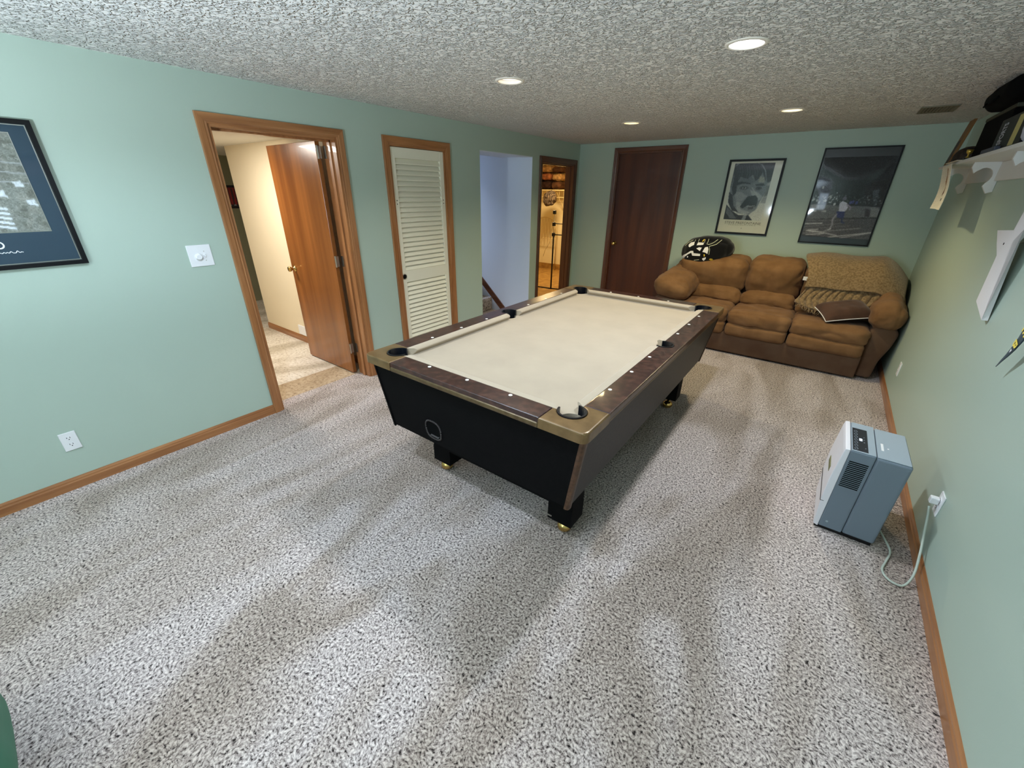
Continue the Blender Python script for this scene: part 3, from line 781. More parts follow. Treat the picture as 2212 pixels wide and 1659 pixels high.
# picture down the hall
R_ = Pic(60, 40, (150, 40, 40))
for k in range(12): R_.poly([(k / 12, .15), (k / 12 + .04, .15), (k / 12 + .045, .9), (k / 12 + .005, .9)], (60 + 12 * (k % 4), 40, 42) if k > 5 else (170, 48, 48))
R_.poly([(0, 0), (1, 0), (1, .16), (0, .12)], (40, 34, 36)); R_.poly([(0, .9), (1, .93), (1, 1), (0, 1)], (30, 26, 30))
for k in range(8): R_.ell(.1 + k * .12, .12, .03, .03, (190, 190, 190))
R_.blur(1)
t = thing('hall_picture', 'red and dark picture on the far hall wall, seen through the open door', 'picture', (HX + .1, -3.36, 1.55))
obj('frame', newbox(0, 0.015, -0.30, 0.30, -0.155, 0.155), M['black'], t)
picture('print', R_, (0.0155, -0.29, -0.145), (0, 0.58, 0), (0, 0, 0.29), picture_mat('hall print', coat=.2), t)

# ------------------------------------------------------------------ pool table (local frame centred under the table)
M['rail'] = mat('dark brown laminate rail', srgb(50, 31, 28), 0.28, 0.5, coat=0.3, vary=(srgb(78, 50, 42), 26, 0.42, 0.66, 8), bump=(120, 0.15, 0.001))
M['casting'] = mat('worn bronze casting', srgb(122, 96, 60), 0.34, 0.5, metal=0.25, coat=0.3, vary=(srgb(104, 80, 46), 16, 0.4, 0.65, 6))
M['trimband'] = mat('bronze edge band', srgb(104, 86, 58), 0.35, 0.5, metal=0.4, vary=(srgb(84, 66, 42), 30, 0.4, 0.65, 5))
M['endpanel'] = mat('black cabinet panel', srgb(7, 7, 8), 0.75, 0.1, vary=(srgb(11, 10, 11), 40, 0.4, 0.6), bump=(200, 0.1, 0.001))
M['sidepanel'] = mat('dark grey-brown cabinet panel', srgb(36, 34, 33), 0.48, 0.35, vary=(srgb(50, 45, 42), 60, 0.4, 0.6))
M['cornertrim'] = mat('brown corner moulding', srgb(92, 64, 46), 0.4, 0.4, vary=(srgb(74, 50, 36), 50, 0.4, 0.6))
M['cloth'] = mat('khaki billiard cloth', srgb(178, 164, 143), 0.95, 0.1, sheen=0.25, bump=(900, 0.1, 0.0005), vary=(srgb(171, 157, 137), 5, 0.35, 0.7))
M['pocket'] = mat('black rubber pocket', srgb(18, 20, 26), 0.3, 0.5)
M['diamond'] = mat('white sight', srgb(240, 238, 228), 0.35, 0.5)

TX, TY, TZ = 1.9964, -3.5121, 0.80
tab = thing('pool_table', 'long dark pool table with khaki cloth and bronze corner castings', 'pool table', (TX, TY, 0), 0.0018)
L_ = 2.2208; NW, NL = L_ / 4, L_ / 2              # cushion noses
OW, OL = 0.731, 1.282                             # outside of the rails
IW, IL = NW + 0.050, NL + 0.050                   # back of the cushions
BED = 0.757
PC = (NW + 0.032, NL + 0.032); PR = 0.066
SPc = (NW + 0.066, 0.0); SPR = 0.062
def arc(cx, cy_, r, a0, a1, n): return [(cx + r * math.cos(a0 + (a1 - a0) * i / n), cy_ + r * math.sin(a0 + (a1 - a0) * i / n)) for i in range(n + 1)]
# four corner castings
cxw, cyl = 0.232, 0.226
for sx in (1, -1):
    for sy in (1, -1):
        a_s = math.atan2(-math.sqrt(PR ** 2 - (IW - PC[0]) ** 2), IW - PC[0])
        a_e = math.atan2(IL - PC[1], -math.sqrt(PR ** 2 - (IL - PC[1]) ** 2))
        pts = [(OW, OL), (OW, OL - cyl), (IW, OL - cyl)] + arc(PC[0], PC[1], PR, a_s, a_e, 18) + [(OW - cxw, IL), (OW - cxw, OL)]
        # rounded outer corner
        pts = pts[1:] + [(OW - 0.035, OL)] + arc(OW - 0.035, OL - 0.035, 0.035, PI / 2, 0, 6)[1:]
        bm = bmesh.new(); prism(bm, [(sx * a, sy * b) for a, b in pts], 0.750, TZ + 0.0015, 0.010, seg=3, top_only=True)
        obj('corner_casting', bm, M['casting'], tab)
        # pocket liner: rim and well
        bm = bmesh.new()
        b0, b1 = a_s - 0.25, a_e + 0.25
        for ro, ri, z0, z1 in ((PR + 0.001, PR - 0.007, BED - 0.05, TZ + 0.004),):
            A = [(PC[0] + ro * math.cos(b0 + (b1 - b0) * i / 24), PC[1] + ro * math.sin(b0 + (b1 - b0) * i / 24)) for i in range(25)]
            Bq = [(PC[0] + ri * math.cos(b0 + (b1 - b0) * i / 24), PC[1] + ri * math.sin(b0 + (b1 - b0) * i / 24)) for i in range(25)]
            for i in range(24):
                q = [A[i], A[i + 1], Bq[i + 1], Bq[i]]
                hexa(bm, [(sx * a, sy * b, z0) for a, b in q], [(sx * a, sy * b, z1) for a, b in q])
        lathe(bm, [(0, 0.62), (PR - 0.003, 0.62), (PR - 0.003, BED - 0.012), (PR - 0.006, BED - 0.012), (PR - 0.006, 0.625), (0, 0.625)], 28, Matrix.Translation((sx * PC[0], sy * PC[1], 0)))
        obj('pocket_liner', bm, M['pocket'], tab)
# side rails with the middle pocket notch, end rails
for sx in (1, -1):
    hh = math.sqrt(SPR ** 2 - (IW - SPc[0]) ** 2); a0 = math.atan2(hh, IW - SPc[0])
    v = OL - cyl
    pts = [(OW, -v), (OW, v), (IW, v), (IW, hh)] + arc(SPc[0], 0, SPR, a0, -a0, 16)[1:-1] + [(IW, -hh), (IW, -v)]
    pts = [(sx * a, b) for a, b in pts]
    bm = bmesh.new(); prism(bm, pts, 0.768, TZ, 0.006, seg=3, top_only=True)
    obj('rail', bm, M['rail'], tab)
    bm = bmesh.new()
    A = arc(SPc[0], 0, SPR + .001, a0 + .2, -a0 - .2, 20); Bq = arc(SPc[0], 0, SPR - .007, a0 + .2, -a0 - .2, 20)
    for i in range(20):
        q = [A[i], A[i + 1], Bq[i + 1], Bq[i]]
        hexa(bm, [(sx * a, b, BED - .05) for a, b in q], [(sx * a, b, TZ + .003) for a, b in q])
    lathe(bm, [(0, 0.62), (SPR - .003, 0.62), (SPR - .003, BED - .012), (SPR - .006, BED - .012), (SPR - .006, 0.625), (0, 0.625)], 28, Matrix.Translation((sx * SPc[0], 0, 0)))
    obj('pocket_liner', bm, M['pocket'], tab)
    bm = bmesh.new(); box(bm, min(sx * (OW - .03), sx * (OW - .001)), max(sx * (OW - .03), sx * (OW - .001)), -v, v, 0.750, 0.769, 0.005, 2)
    obj('edge_band', bm, M['trimband'], tab)
for sy in (1, -1):
    v = OW - cxw
    bm = bmesh.new(); prism(bm, [(-v, sy * IL), (v, sy * IL), (v, sy * (OL - .004)), (-v, sy * (OL - .004))], 0.774, TZ, 0.006, seg=3, top_only=True)
    obj('rail', bm, M['rail'], tab)
    bm = bmesh.new(); box(bm, -v, v, min(sy * (OL - .03), sy * (OL + .002)), max(sy * (OL - .03), sy * (OL + .002)), 0.746, 0.775, 0.009, 3)
    obj('edge_band', bm, M['trimband'], tab)
# cloth bed with pocket cut-outs
def bed_corner(sx, sy):
    c = (PC[0], PC[1]); r = PR - 0.008
    u = lambda yy: PC[0] - 0
    # intersections with x = IW+.001 and y = IL+.001 lines
    xw, yl = IW + .002, IL + .002
    a0 = math.atan2(-math.sqrt(r * r - (xw - c[0]) ** 2), xw - c[0]); a1 = math.atan2(yl - c[1], -math.sqrt(r * r - (yl - c[1]) ** 2))
    # go round the inside of the table
    pts = arc(c[0], c[1], r, a0, a1 - 2 * PI, 12)
    return [(sx * a, sy * b) for a, b in pts]
bed = []
xw = IW + .002
r2 = SPR - .008; hh = math.sqrt(max(r2 ** 2 - (xw - SPc[0]) ** 2, 0)); am = math.atan2(hh, xw - SPc[0])
q1 = bed_corner(1, 1); q4 = bed_corner(1, -1); q2 = bed_corner(-1, 1); q3 = bed_corner(-1, -1)
side = arc(SPc[0], 0, r2, -(2 * PI - (2 * PI - am)) , -(2 * PI - am), 10) if False else [(SPc[0] + r2 * math.cos(a), r2 * math.sin(a)) for a in np.linspace(2 * PI - am, am, 11)]
bed += q4[::-1] + [] + [(a, b) for a, b in side] + q1 + q2[::-1] + [(-a, b) for a, b in side[::-1]] + q3
bm = bmesh.new(); prism(bm, bed, BED - 0.03, BED)
obj('playing_bed', bm, M['cloth'], tab)
# cushions: undercut noses, mitred ends
def cushion(p0, p1, n0, n1, out):
    """p = back line ends, n = nose line ends, out = unit vector towards the rail"""
    bm = bmesh.new(); o = V((out[0], out[1], 0))
    rows = []
    for P, Nn in ((p0, n0), (p1, n1)):
        b = V((P[0], P[1], 0)); a = V((Nn[0], Nn[1], 0)); d = b - a
        rows.append([b + V((0, 0, BED - .02)), b + V((0, 0, TZ - 0.001)), a + d * 0.30 + V((0, 0, TZ - 0.001)), a + d * .06 + V((0, 0, TZ - 0.007)), a + V((0, 0, TZ - 0.013)), a + d * .05 + V((0, 0, TZ - 0.020)), a + d * 0.45 + V((0, 0, BED - .001))])
    R0 = [bm.verts.new(v) for v in rows[0]]; R1 = [bm.verts.new(v) for v in rows[1]]; n = len(R0)
    for i in range(n): bm.faces.new([R0[i], R0[(i + 1) % n], R1[(i + 1) % n], R1[i]])
    bm.faces.new(R0); bm.faces.new(R1)
    return obj('cushion', bm, M['cloth'], tab)
for sx in (1, -1):
    for sy in (1, -1):
        cushion((sx * (IW + .001), sy * 0.060), (sx * (IW + .001), sy * 1.075), (sx * NW, sy * 0.078), (sx * NW, sy * 1.030), (sx, 0))
for sy in (1, -1):
    cushion((-0.520, sy * (IL + .001)), (0.520, sy * (IL + .001)), (-0.475, sy * NL), (0.475, sy * NL), (0, sy))
# sights
def sight(x, y):
    bm = bmesh.new(); lathe(bm, [(0, TZ + 0.0012), (0.0095, TZ + 0.0012), (0.0105, TZ - 0.001), (0, TZ - 0.001)], 16, Matrix.Translation((x, y, 0)))
    obj('sight', bm, M['diamond'], tab)
s_ = 0.0723
for sx in (1, -1):
    for k in (-3, -2, -1, 1, 2, 3): sight(sx * (NW + s_), k * L_ / 8)
for sy in (1, -1):
    for k in (-1, 0, 1): sight(k * L_ / 8, sy * (NL + s_))
# tapered cabinet
tw, tl, zt = 0.713, 1.246, 0.752; bw, bl, zb = 0.640, 1.203, 0.318
def side_at(z): q = (zt - z) / (zt - zb); return tw + (bw - tw) * q, tl + (bl - tl) * q
for sy in (1, -1):
    th = 0.02; bm = bmesh.new()
    hexa(bm, [(-bw, sy * bl, zb), (bw, sy * bl, zb), (bw, sy * (bl - th), zb), (-bw, sy * (bl - th), zb)], [(-tw, sy * tl, zt), (tw, sy * tl, zt), (tw, sy * (tl - th), zt), (-tw, sy * (tl - th), zt)])
    obj('end_panel', bm, M['endpanel'], tab)
for sx in (1, -1):
    th = 0.02; bm = bmesh.new()
    hexa(bm, [(sx * bw, -bl + th, zb), (sx * bw, bl - th, zb), (sx * (bw - th), bl - th, zb), (sx * (bw - th), -bl + th, zb)],
         [(sx * tw, -tl + th, zt), (sx * tw, tl - th, zt), (sx * (tw - th), tl - th, zt), (sx * (tw - th), -tl + th, zt)])
    obj('side_panel', bm, M['sidepanel'], tab)
    for sy in (1, -1):
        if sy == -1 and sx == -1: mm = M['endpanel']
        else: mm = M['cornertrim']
        bm = bmesh.new(); o = 0.004; wd = 0.046; rows = []
        for (w_, l_, z) in ((bw, bl, zb - .012), (tw, tl, zt)):
            rows.append([(sx * (w_ + o - a), sy * (l_ + o - b), z) for a, b in ((wd * .55, 0), (0.012, 0), (0.004, 0.004), (0, 0.012), (0, 0.030), (0.006, 0.030), (wd * .55, 0.006))])
        hexa(bm, rows[0], rows[1]); obj('corner_trim', bm, mm, tab)
obj('cabinet_floor', newbox(-bw + .02, bw - .02, -bl + .02, bl - .02, zb, zb + .015), M['endpanel'], tab)
# ball return window in the near end
cxr, zr = 1.745 - TX, 0.418; wr_, lr_ = side_at(zr)
tilt = math.atan2(tl - bl, zt - zb)
def squircle(r, n=40, e=2.8): return [(math.copysign(abs(math.cos(a)) ** (2 / e), math.cos(a)) * r, math.copysign(abs(math.sin(a)) ** (2 / e), math.sin(a)) * r * 1.02) for a in [2 * PI * i / n for i in range(n)]]
mret = Matrix.Translation((cxr, -lr_, zr)) @ Matrix.Rotation(tilt, 4, 'X')
bm = bmesh.new()
o_, i_ = squircle(0.066), squircle(0.056); t_ = bmesh.new(); n = len(o_)
for k in range(n):
    j = (k + 1) % n
    hexa(t_, [(o_[k][0], 0, o_[k][1]), (o_[j][0], 0, o_[j][1]), (i_[j][0], 0, i_[j][1]), (i_[k][0], 0, i_[k][1])], [(o_[k][0] * .97, -0.006, o_[k][1] * .97), (o_[j][0] * .97, -0.006, o_[j][1] * .97), (i_[j][0] * 1.02, -0.006, i_[j][1] * 1.02), (i_[k][0] * 1.02, -0.006, i_[k][1] * 1.02)])
merge(bm, t_, mret); ring = obj('ball_return_ring', bm, mat('dark plastic ring', srgb(52, 46, 46), 0.35, 0.5), tab, True)
bm = bmesh.new(); t_ = bmesh.new(); prism(t_, i_, -0.0012, 0.0, axis='y'); merge(bm, t_, mret)
obj('ball_return_opening', bm, M['hole'], tab)
bm = bmesh.new(); t_ = bmesh.new()
prism(t_, [(-0.034, -0.047), (0.030, -0.050), (0.046, -0.030), (0.030, -0.038), (-0.026, -0.036)], -0.004, -0.001, axis='y'); merge(bm, t_, mret)
obj('ball_return_lip', bm, mat('grey plastic lip', srgb(74, 72, 74), 0.4, 0.5), tab)
# pedestal beams, levelling feet
for yy, ya, yb in ((-4.545 - TY, -0.075, 0.055), (-2.775 - TY, -0.06, 0.06)):
    bm = bmesh.new()
    box(bm, 1.61 - TX, 2.615 - TX, yy + ya, yy + yb, 0.205, zb, 0.004, 1)
    for a, b in ((1.61, 1.75), (2.475, 2.615)): prism(bm, [(a - TX, yy + ya), (b - TX, yy + ya), (b - TX, yy + yb), (a - TX, yy + yb)], 0.10, 0.21)
    obj('leg_frame', bm, M['endpanel'], tab)
    for a in (1.650, 2.545):
        bm = bmesh.new(); lathe(bm, [(0, 0.0), (0.022, 0.002), (0.036, 0.014), (0.040, 0.030), (0.036, 0.046), (0.022, 0.058), (0.012, 0.062), (0.012, 0.105), (0, 0.105)], 22, Matrix.Translation((a - TX, yy - .005, 0)))
        obj('levelling_foot', bm, M['brass'], tab, True)
bm = bmesh.new(); box(bm, 2.44 - TX, 2.50 - TX, -4.6225 - TY, -4.620 - TY, 0.118, 0.126)
obj('metal_tab', bm, M['steel'], tab)

# ------------------------------------------------------------------ sofa
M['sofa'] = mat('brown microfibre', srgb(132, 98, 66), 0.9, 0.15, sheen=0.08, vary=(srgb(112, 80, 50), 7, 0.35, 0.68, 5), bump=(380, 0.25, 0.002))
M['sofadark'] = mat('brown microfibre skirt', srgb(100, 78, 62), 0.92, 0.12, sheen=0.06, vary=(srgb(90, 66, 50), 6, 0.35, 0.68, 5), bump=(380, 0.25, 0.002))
sofa = thing('sofa', 'long brown overstuffed three-seat sofa against the back wall', 'sofa', (2.87, -0.55, 0))
SX, SY = -2.87, 0.55
def soft(name, x0, x1, y0, y1, z0, z1, seed, m='sofa', rot=(0, 0, 0), **k):
    bm = bmesh.new()
    t = puffy(x1 - x0, y1 - y0, z1 - z0, seed=seed, **k)
    place(bm, t, ((x0 + x1) / 2 + SX, (y0 + y1) / 2 + SY, (z0 + z1) / 2), rot)
    return obj(name, bm, M[m], sofa, True)
# base with front skirt
bm = bmesh.new()
prism(bm, [(1.93 + SX, -1.035 + SY), (3.845 + SX, -1.035 + SY), (3.845 + SX, -0.06 + SY), (1.93 + SX, -0.06 + SY)], 0.02, 0.25, 0.012, seg=2)
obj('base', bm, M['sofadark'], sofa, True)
# back body behind the cushions
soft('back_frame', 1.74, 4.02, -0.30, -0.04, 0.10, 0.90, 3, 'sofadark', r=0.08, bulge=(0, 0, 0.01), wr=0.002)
xs = (1.98, 2.585, 3.195, 3.845)
for k in range(3):
    a, b = xs[k], xs[k + 1]
    soft('footrest_pad', a + .006, b - .004, -1.075, -0.92, 0.225, 0.372, 20 + k, r=0.045, bulge=(0, .012, .004), wr=0.003)
    soft('seat_cushion', a - .002, b + .004, -1.07, -0.50, 0.34, 0.505, 30 + k, r=0.055, bulge=(.006, .02, .035), wr=0.012, fr=6, sag=0.01)
bks = (1.83, 2.605, 3.165, 3.90)
for k in range(3):
    a, b = bks[k], bks[k + 1]
    soft('lumbar_cushion', max(a, 1.98) + .006, min(b, 3.86) - .006, -0.60, -0.30, 0.44, 0.625, 40 + k, r=0.06, bulge=(0.008, .02, .03), wr=0.012, fr=6, rot=(-0.28, 0, 0))
    soft('backrest_cushion', a + .004, b - .004, -0.515, -0.16, 0.60, 1.015 - (0.02 if k == 0 else 0), 50 + k, r=0.085, bulge=(.012, .055, .02), wr=0.013, fr=4.5, rot=(0.20, 0, 0))
# arms: big pillow tops over darker bodies
for side, (x0, x1) in (('l', (1.66, 2.10)), ('r', (3.80, 4.066))):
    w = x1 - x0
    bm = bmesh.new()
    if side == 'r':
        pr = [(3.845, 0.02), (3.975, 0.02), (3.985, 0.20), (4.035, 0.36), (4.055, 0.50), (3.99, 0.56), (3.86, 0.55), (3.835, 0.42)]
    else:
        pr = [(2.02, 0.02), (1.86, 0.02), (1.84, 0.20), (1.78, 0.36), (1.70, 0.48), (1.76, 0.55), (1.98, 0.54), (2.03, 0.42)]
    prism(bm, [(a + SX, b) for a, b in pr], -0.965 + SY, -0.08 + SY, 0.03, axis='y', seg=3)
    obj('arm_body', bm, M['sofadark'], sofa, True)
if True:
    bm = bmesh.new()
    t = puffy(0.44, 0.66, 0.27, r=0.13, bulge=(.01, .02, .035), wr=0.012, fr=6, seed=61)
    place(bm, t, (1.895 + SX, -0.70 + SY, 0.655), (0.10, 0.22, 0.02))
    t = puffy(0.34, 0.42, 0.26, r=0.12, bulge=(.01, .02, .03), wr=0.008, fr=6, seed=62)
    place(bm, t, (1.90 + SX, -0.34 + SY, 0.74), (0.25, 0.12, 0))
    obj('arm_pillow', bm, M['sofa'], sofa, True)
    bm = bmesh.new()
    t = puffy(0.27, 0.66, 0.27, r=0.12, bulge=(.0, .02, .03), wr=0.012, fr=6, seed=64)
    place(bm, t, (3.925 + SX, -0.70 + SY, 0.655), (0.10, 0.0, 0))
    t = puffy(0.25, 0.42, 0.25, r=0.11, bulge=(.0, .02, .02), wr=0.008, fr=6, seed=65)
    place(bm, t, (3.925 + SX, -0.36 + SY, 0.72), (0.18, 0, 0))
    obj('arm_pillow', bm, M['sofa'], sofa, True)

# white care tag between the cushions
tag(obj('paper_tag', newbox(3.165, 3.225, -0.560, -0.553, 0.835, 0.875, 0.001, 1), M['white']), 'small white tag poking out between the middle backrest and the tan throw', 'tag')

# tan knitted throw over the right backrest
M['throw'] = mat('tan knitted throw', srgb(148, 124, 92), 0.95, 0.1, sheen=0.3, vary=(srgb(118, 96, 68), 60, 0.4, 0.62, 3), bump=(210, 0.6, 0.004))
thr = thing('throw_blanket', 'tan knitted throw draped over the right backrest of the sofa', 'blanket', (3.6, -0.4, 0.6))
def sheet(name, path, xs_, fold, th=0.012, parent=None, m=None, nx=70, off=(-3.6, 0.4, -0.6)):
    """cloth of thickness th: path(q, u) -> (y, z) down its length, xs_(q) -> (x0, x1)"""
    n = 46; top = []
    for j in range(n + 1):
        q = j / n; row = []
        a, b = xs_(q)
        for i in range(nx + 1):
            u = i / nx; y, z = path(q, u); dx, dy, dz = fold(q, u)
            row.append(V((a + (b - a) * u + dx, y + dy, z + dz)))
        top.append(row)
    bm = bmesh.new()
    A = [[bm.verts.new(p + V(off)) for p in r] for r in top]
    for j in range(n):
        for i in range(nx): bm.faces.new([A[j][i], A[j][i + 1], A[j + 1][i + 1], A[j + 1][i]])
    o = obj(name, bm, m, parent, True)
    md = o.modifiers.new('thickness', 'SOLIDIFY'); md.thickness = th; md.offset = 0
    return o
def interp(pts, q):
    q = max(0, min(1, q)) * (len(pts) - 1); i = min(int(q), len(pts) - 2); f_ = q - i
    f_ = f_ * f_ * (3 - 2 * f_) if False else f_
    return tuple(pts[i][k] * (1 - f_) + pts[i + 1][k] * f_ for k in range(len(pts[0])))
PTH = spline([(-0.060, 0.80, 0), (-0.075, 1.00, 0), (-0.16, 1.085, 0), (-0.32, 1.095, 0), (-0.48, 1.05, 0), (-0.612, 0.94, 0), (-0.672, 0.80, 0)], 6)
def pathA(q, u):
    y, z, _ = interp([tuple(p) for p in PTH], q)
    drop = 0.19 * max(0, (u - 0.72) / 0.28) ** 1.5
    return y, z - drop - 0.02 * max(0, 0.15 - u) / 0.15
def foldA(q, u):
    w = 0.007 * math.sin(u * 9 + q * 2) + 0.010 * noise.noise(V((u * 4, q * 3, 1.3)))
    return 0.012 * math.sin(q * 7), -w * .6, w
sheet('knit_panel', pathA, lambda q: (3.145 + 0.03 * math.sin(q * 9) + 0.035 * q, 4.035), foldA, parent=thr, m=M['throw'])
PTB = spline([(-0.610, 0.86, 0), (-0.640, 0.76, 0), (-0.670, 0.69, 0), (-0.710, 0.635, 0), (-0.770, 0.575, 0)], 6)
def pathB(q, u):
    y, z, _ = interp([tuple(p) for p in PTB], q * (0.78 + 0.22 * math.sin(PI * min(1, u * 1.1))))
    return y, z
def foldB(q, u):
    w = 0.5 + 0.5 * q
    f1 = abs(math.sin(u * 34 + 2.2 * math.sin(q * 3) + 3 * u * q)); f2 = noise.noise(V((u * 9, q * 4, 4.1)))
    return 0.02 * math.sin(q * 5 + u * 6), -(0.030 * f1 + 0.022 * f2) * w, 0.014 * f2 * w
sheet('gathered_fold', pathB, lambda q: (3.20 - 0.02 * q, 3.90 - 0.06 * q), foldB, parent=thr, m=M['throw'], nx=150)
bm = bmesh.new(); rr = random.Random(3)
for k in range(70):
    u = k / 69; x = 3.18 + 0.62 * u + rr.uniform(-.004, .004)
    y, z = pathB(1.0, u); dx, dy, dz = foldB(1.0, u)
    a = V((x - 3.6, y + dy + .4, z + dz - .6)); tube(bm, [a, a + V((rr.uniform(-.01, .01), -.012, -.018)), a + V((rr.uniform(-.018, .018), -.020, -.040))], 0.0035, 5)
obj('fringe', bm, M['throw'], thr, True)

# brown pillow with white piping
M['pillow'] = mat('dark brown pillow cloth', srgb(86, 60, 48), 0.9, 0.15, sheen=0.25, vary=(srgb(70, 48, 38), 9, 0.35, 0.65), bump=(320, 0.2, 0.001))
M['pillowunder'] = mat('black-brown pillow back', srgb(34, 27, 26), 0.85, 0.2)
pil = thing('throw_pillow', 'dark brown pillow with white piping lying on the right sofa seat', 'pillow', (3.60, -0.775, 0.60), 0.10)
xa = V((.36, .15, .07)).normalized(); ya = (V((-.30, .80, .22)) - xa * V((-.30, .80, .22)).dot(xa)).normalized(); za = xa.cross(ya)
pil.matrix_world = Matrix(((xa.x, ya.x, za.x, 3.600), (xa.y, ya.y, za.y, -0.800), (xa.z, ya.z, za.z, 0.610), (0, 0, 0, 1)))
def lens(hx, hy, hz, zs, n=26, seed=0):
    bm = bmesh.new(); g_ = []
    for j in range(n + 1):
        row = []
        for i in range(n + 1):
            u, v = 2 * i / n - 1, 2 * j / n - 1
            k = 1 - 0.10 * (u * u * v * v); pin = (1 - u ** 4) * (1 - v ** 4)
            x = hx * u * (1 - .06 * (1 - v * v)) ; y = hy * v * (1 - .06 * (1 - u * u))
            z = zs * hz * max(pin, 0) ** .55 + 0.006 * noise.noise(V((u * 3 + seed, v * 3, zs))) * pin
            row.append(bm.verts.new((x, y, z)))
        g_.append(row)
    for j in range(n):
        for i in range(n): bm.faces.new([g_[j][i], g_[j][i + 1], g_[j + 1][i + 1], g_[j + 1][i]])
    return bm
obj('cover_front', lens(0.215, 0.165, 0.080, 1, seed=2), M['pillow'], pil, True)
obj('cover_back', lens(0.215, 0.165, 0.065, -1, seed=5), M['pillowunder'], pil, True)
edge = []
for k in range(80):
    a = 2 * PI * k / 80; c, s2 = math.cos(a), math.sin(a); m_ = max(abs(c), abs(s2)); u, v = c / m_, s2 / m_
    edge.append((0.215 * u * (1 - .06 * (1 - v * v)), 0.165 * v * (1 - .06 * (1 - u * u)), 0))
bm = bmesh.new(); tube(bm, edge + [edge[0]], 0.0045, 6); obj('piping', bm, M['white'], pil, True)

# black stadium cushion with a white helmet drawing, on top of the sofa's left corner
M['fleece'] = mat('black fleece', srgb(11, 12, 16), 0.95, 0.1, sheen=0.25)
M['printwhite'] = mat('white fleece print', srgb(226, 226, 230), 0.9, 0.1)
M['printgold'] = mat('gold fleece print', srgb(222, 190, 66), 0.9, 0.1)
M['printthin'] = mat('pale outline print', srgb(190, 194, 170), 0.9, 0.1)
hp = thing('plush_cushion', 'black rolled fleece cushion with white helmet-guard print on the sofa back', 'cushion', (2.095, -0.375, 1.062))
bm = bmesh.new()
t = puffy(0.56, 0.26, 0.23, r=0.10, bulge=(.02, .03, .02), wr=0.006, fr=5, seed=77)
for v in t.verts:
    u = v.co.x / 0.28
    v.co.z += -0.045 * max(0, -u) ** 1.5 * 0.4 + 0.012 * u
    v.co.z *= (1 + 0.12 * math.cos(u * 2.2))
    if v.co.z < 0: v.co.z *= 1 + 0.35 * math.exp(-((u + 0.02) / 0.35) ** 2)
    fr__ = max(0, -v.co.y / 0.13); lo__ = max(0, 0.5 - v.co.z / 0.23)
    v.co.z -= 0.075 * min(1, fr__) * min(1, lo__) * (1 - 0.75 * max(0, u))
    v.co.y -= 0.02 * min(1, fr__) * min(1, lo__)
merge(bm, t); bmesh.ops.recalc_face_normals(bm, faces=bm.faces)
tree = BVHTree.FromBMesh(bm)
obj('fleece_body', bm, M['fleece'], hp, True)
def hx_(x, y):   # crop pixels of the drawing -> local x, z on the cushion front
    return (-0.285 + (x - 265) / (1215 - 265) * 0.57, 0.125 - (y - 180) / (640 - 180) * 0.325)
def decal(name, polys, m, parent, tree_, off=0.0015, step=0.006, dirn=V((0, 1, 0)), mapf=hx_):
    bm = bmesh.new()
    for pts in polys:
        q = [mapf(*p) for p in pts]
        t = bmesh.new(); vs = [t.verts.new((a, 0, b)) for a, b in q]
        es = [t.edges.new((vs[i], vs[(i + 1) % len(vs)])) for i in range(len(vs))]
        bmesh.ops.triangle_fill(t, use_beauty=True, use_dissolve=False, edges=es)
        for _ in range(3):
            long = [e for e in t.edges if e.calc_length() > step]
            if long: bmesh.ops.subdivide_edges(t, edges=long, cuts=1, use_grid_fill=False)
            ng = [f for f in t.faces if len(f.verts) > 3]
            if ng: bmesh.ops.triangulate(t, faces=ng)
        for v in t.verts:
            hit = tree_.ray_cast(V((v.co.x, -1, v.co.z)), dirn)
            if hit[0] is None: hit = tree_.find_nearest(V((v.co.x, -.2, v.co.z)))
            v.co = hit[0] + hit[1] * (off if hit[1].y < 0 else -off) + V((0, -off, 0))
        bmesh.ops.remove_doubles(t, verts=t.verts, dist=1e-5)
        merge(bm, t)
    return obj(name, bm, m, parent, True)
white = [[(400, 300), (430, 265), (500, 250), (510, 300), (470, 318), (440, 342), (410, 330)], [(570, 255), (690, 252), (690, 285), (640, 292), (565, 300)],
         [(580, 348), (630, 326), (682, 330), (660, 385)], [(740, 320), (790, 308), (815, 345), (815, 420), (760, 400), (712, 395)],
         [(300, 530), (318, 492), (400, 450), (480, 395), (530, 392), (548, 428), (680, 430), (682, 466), (530, 472), (500, 425), (440, 455), (380, 505), (365, 535)],
         [(735, 500), (800, 475), (800, 505), (770, 540), (738, 520)], [(425, 500), (440, 480), (455, 500), (440, 515)]]
decal('helmet_print', white, M['printwhite'], hp, tree)
decal('gold_print', [[(860, 510), (880, 493), (920, 493), (945, 520), (942, 555), (915, 578), (870, 575), (845, 560), (885, 558), (905, 535), (885, 520)], [(745, 430), (768, 432), (776, 460), (760, 470)], [(640, 235), (662, 200), (680, 200), (660, 237)]], M['printgold'], hp, tree)
def ribbon(pts, w):
    out = []; pts = [V((a, b, 0)) for a, b in pts]
    for i, p in enumerate(pts):
        d = (pts[min(i + 1, len(pts) - 1)] - pts[max(i - 1, 0)]).normalized(); out.append((p + V((-d.y, d.x, 0)) * w, p - V((-d.y, d.x, 0)) * w))
    return [[(a.x, a.y), (b.x, b.y), (d.x, d.y), (c.x, c.y)] for (a, b), (c, d) in zip(out[:-1], out[1:])]
lines = []
for r_ in ([(755, 190), (755, 270), (800, 272), (860, 245), (925, 190)], [(1000, 190), (930, 262), (815, 300), (838, 350), (845, 430)], [(320, 330), (370, 275), (460, 225)], [(505, 215), (500, 245)], [(575, 200), (570, 245)], [(690, 200), (690, 250)], [(580, 545), (680, 525)], [(725, 588), (780, 615)]):
    lines += ribbon(r_, 4.5)
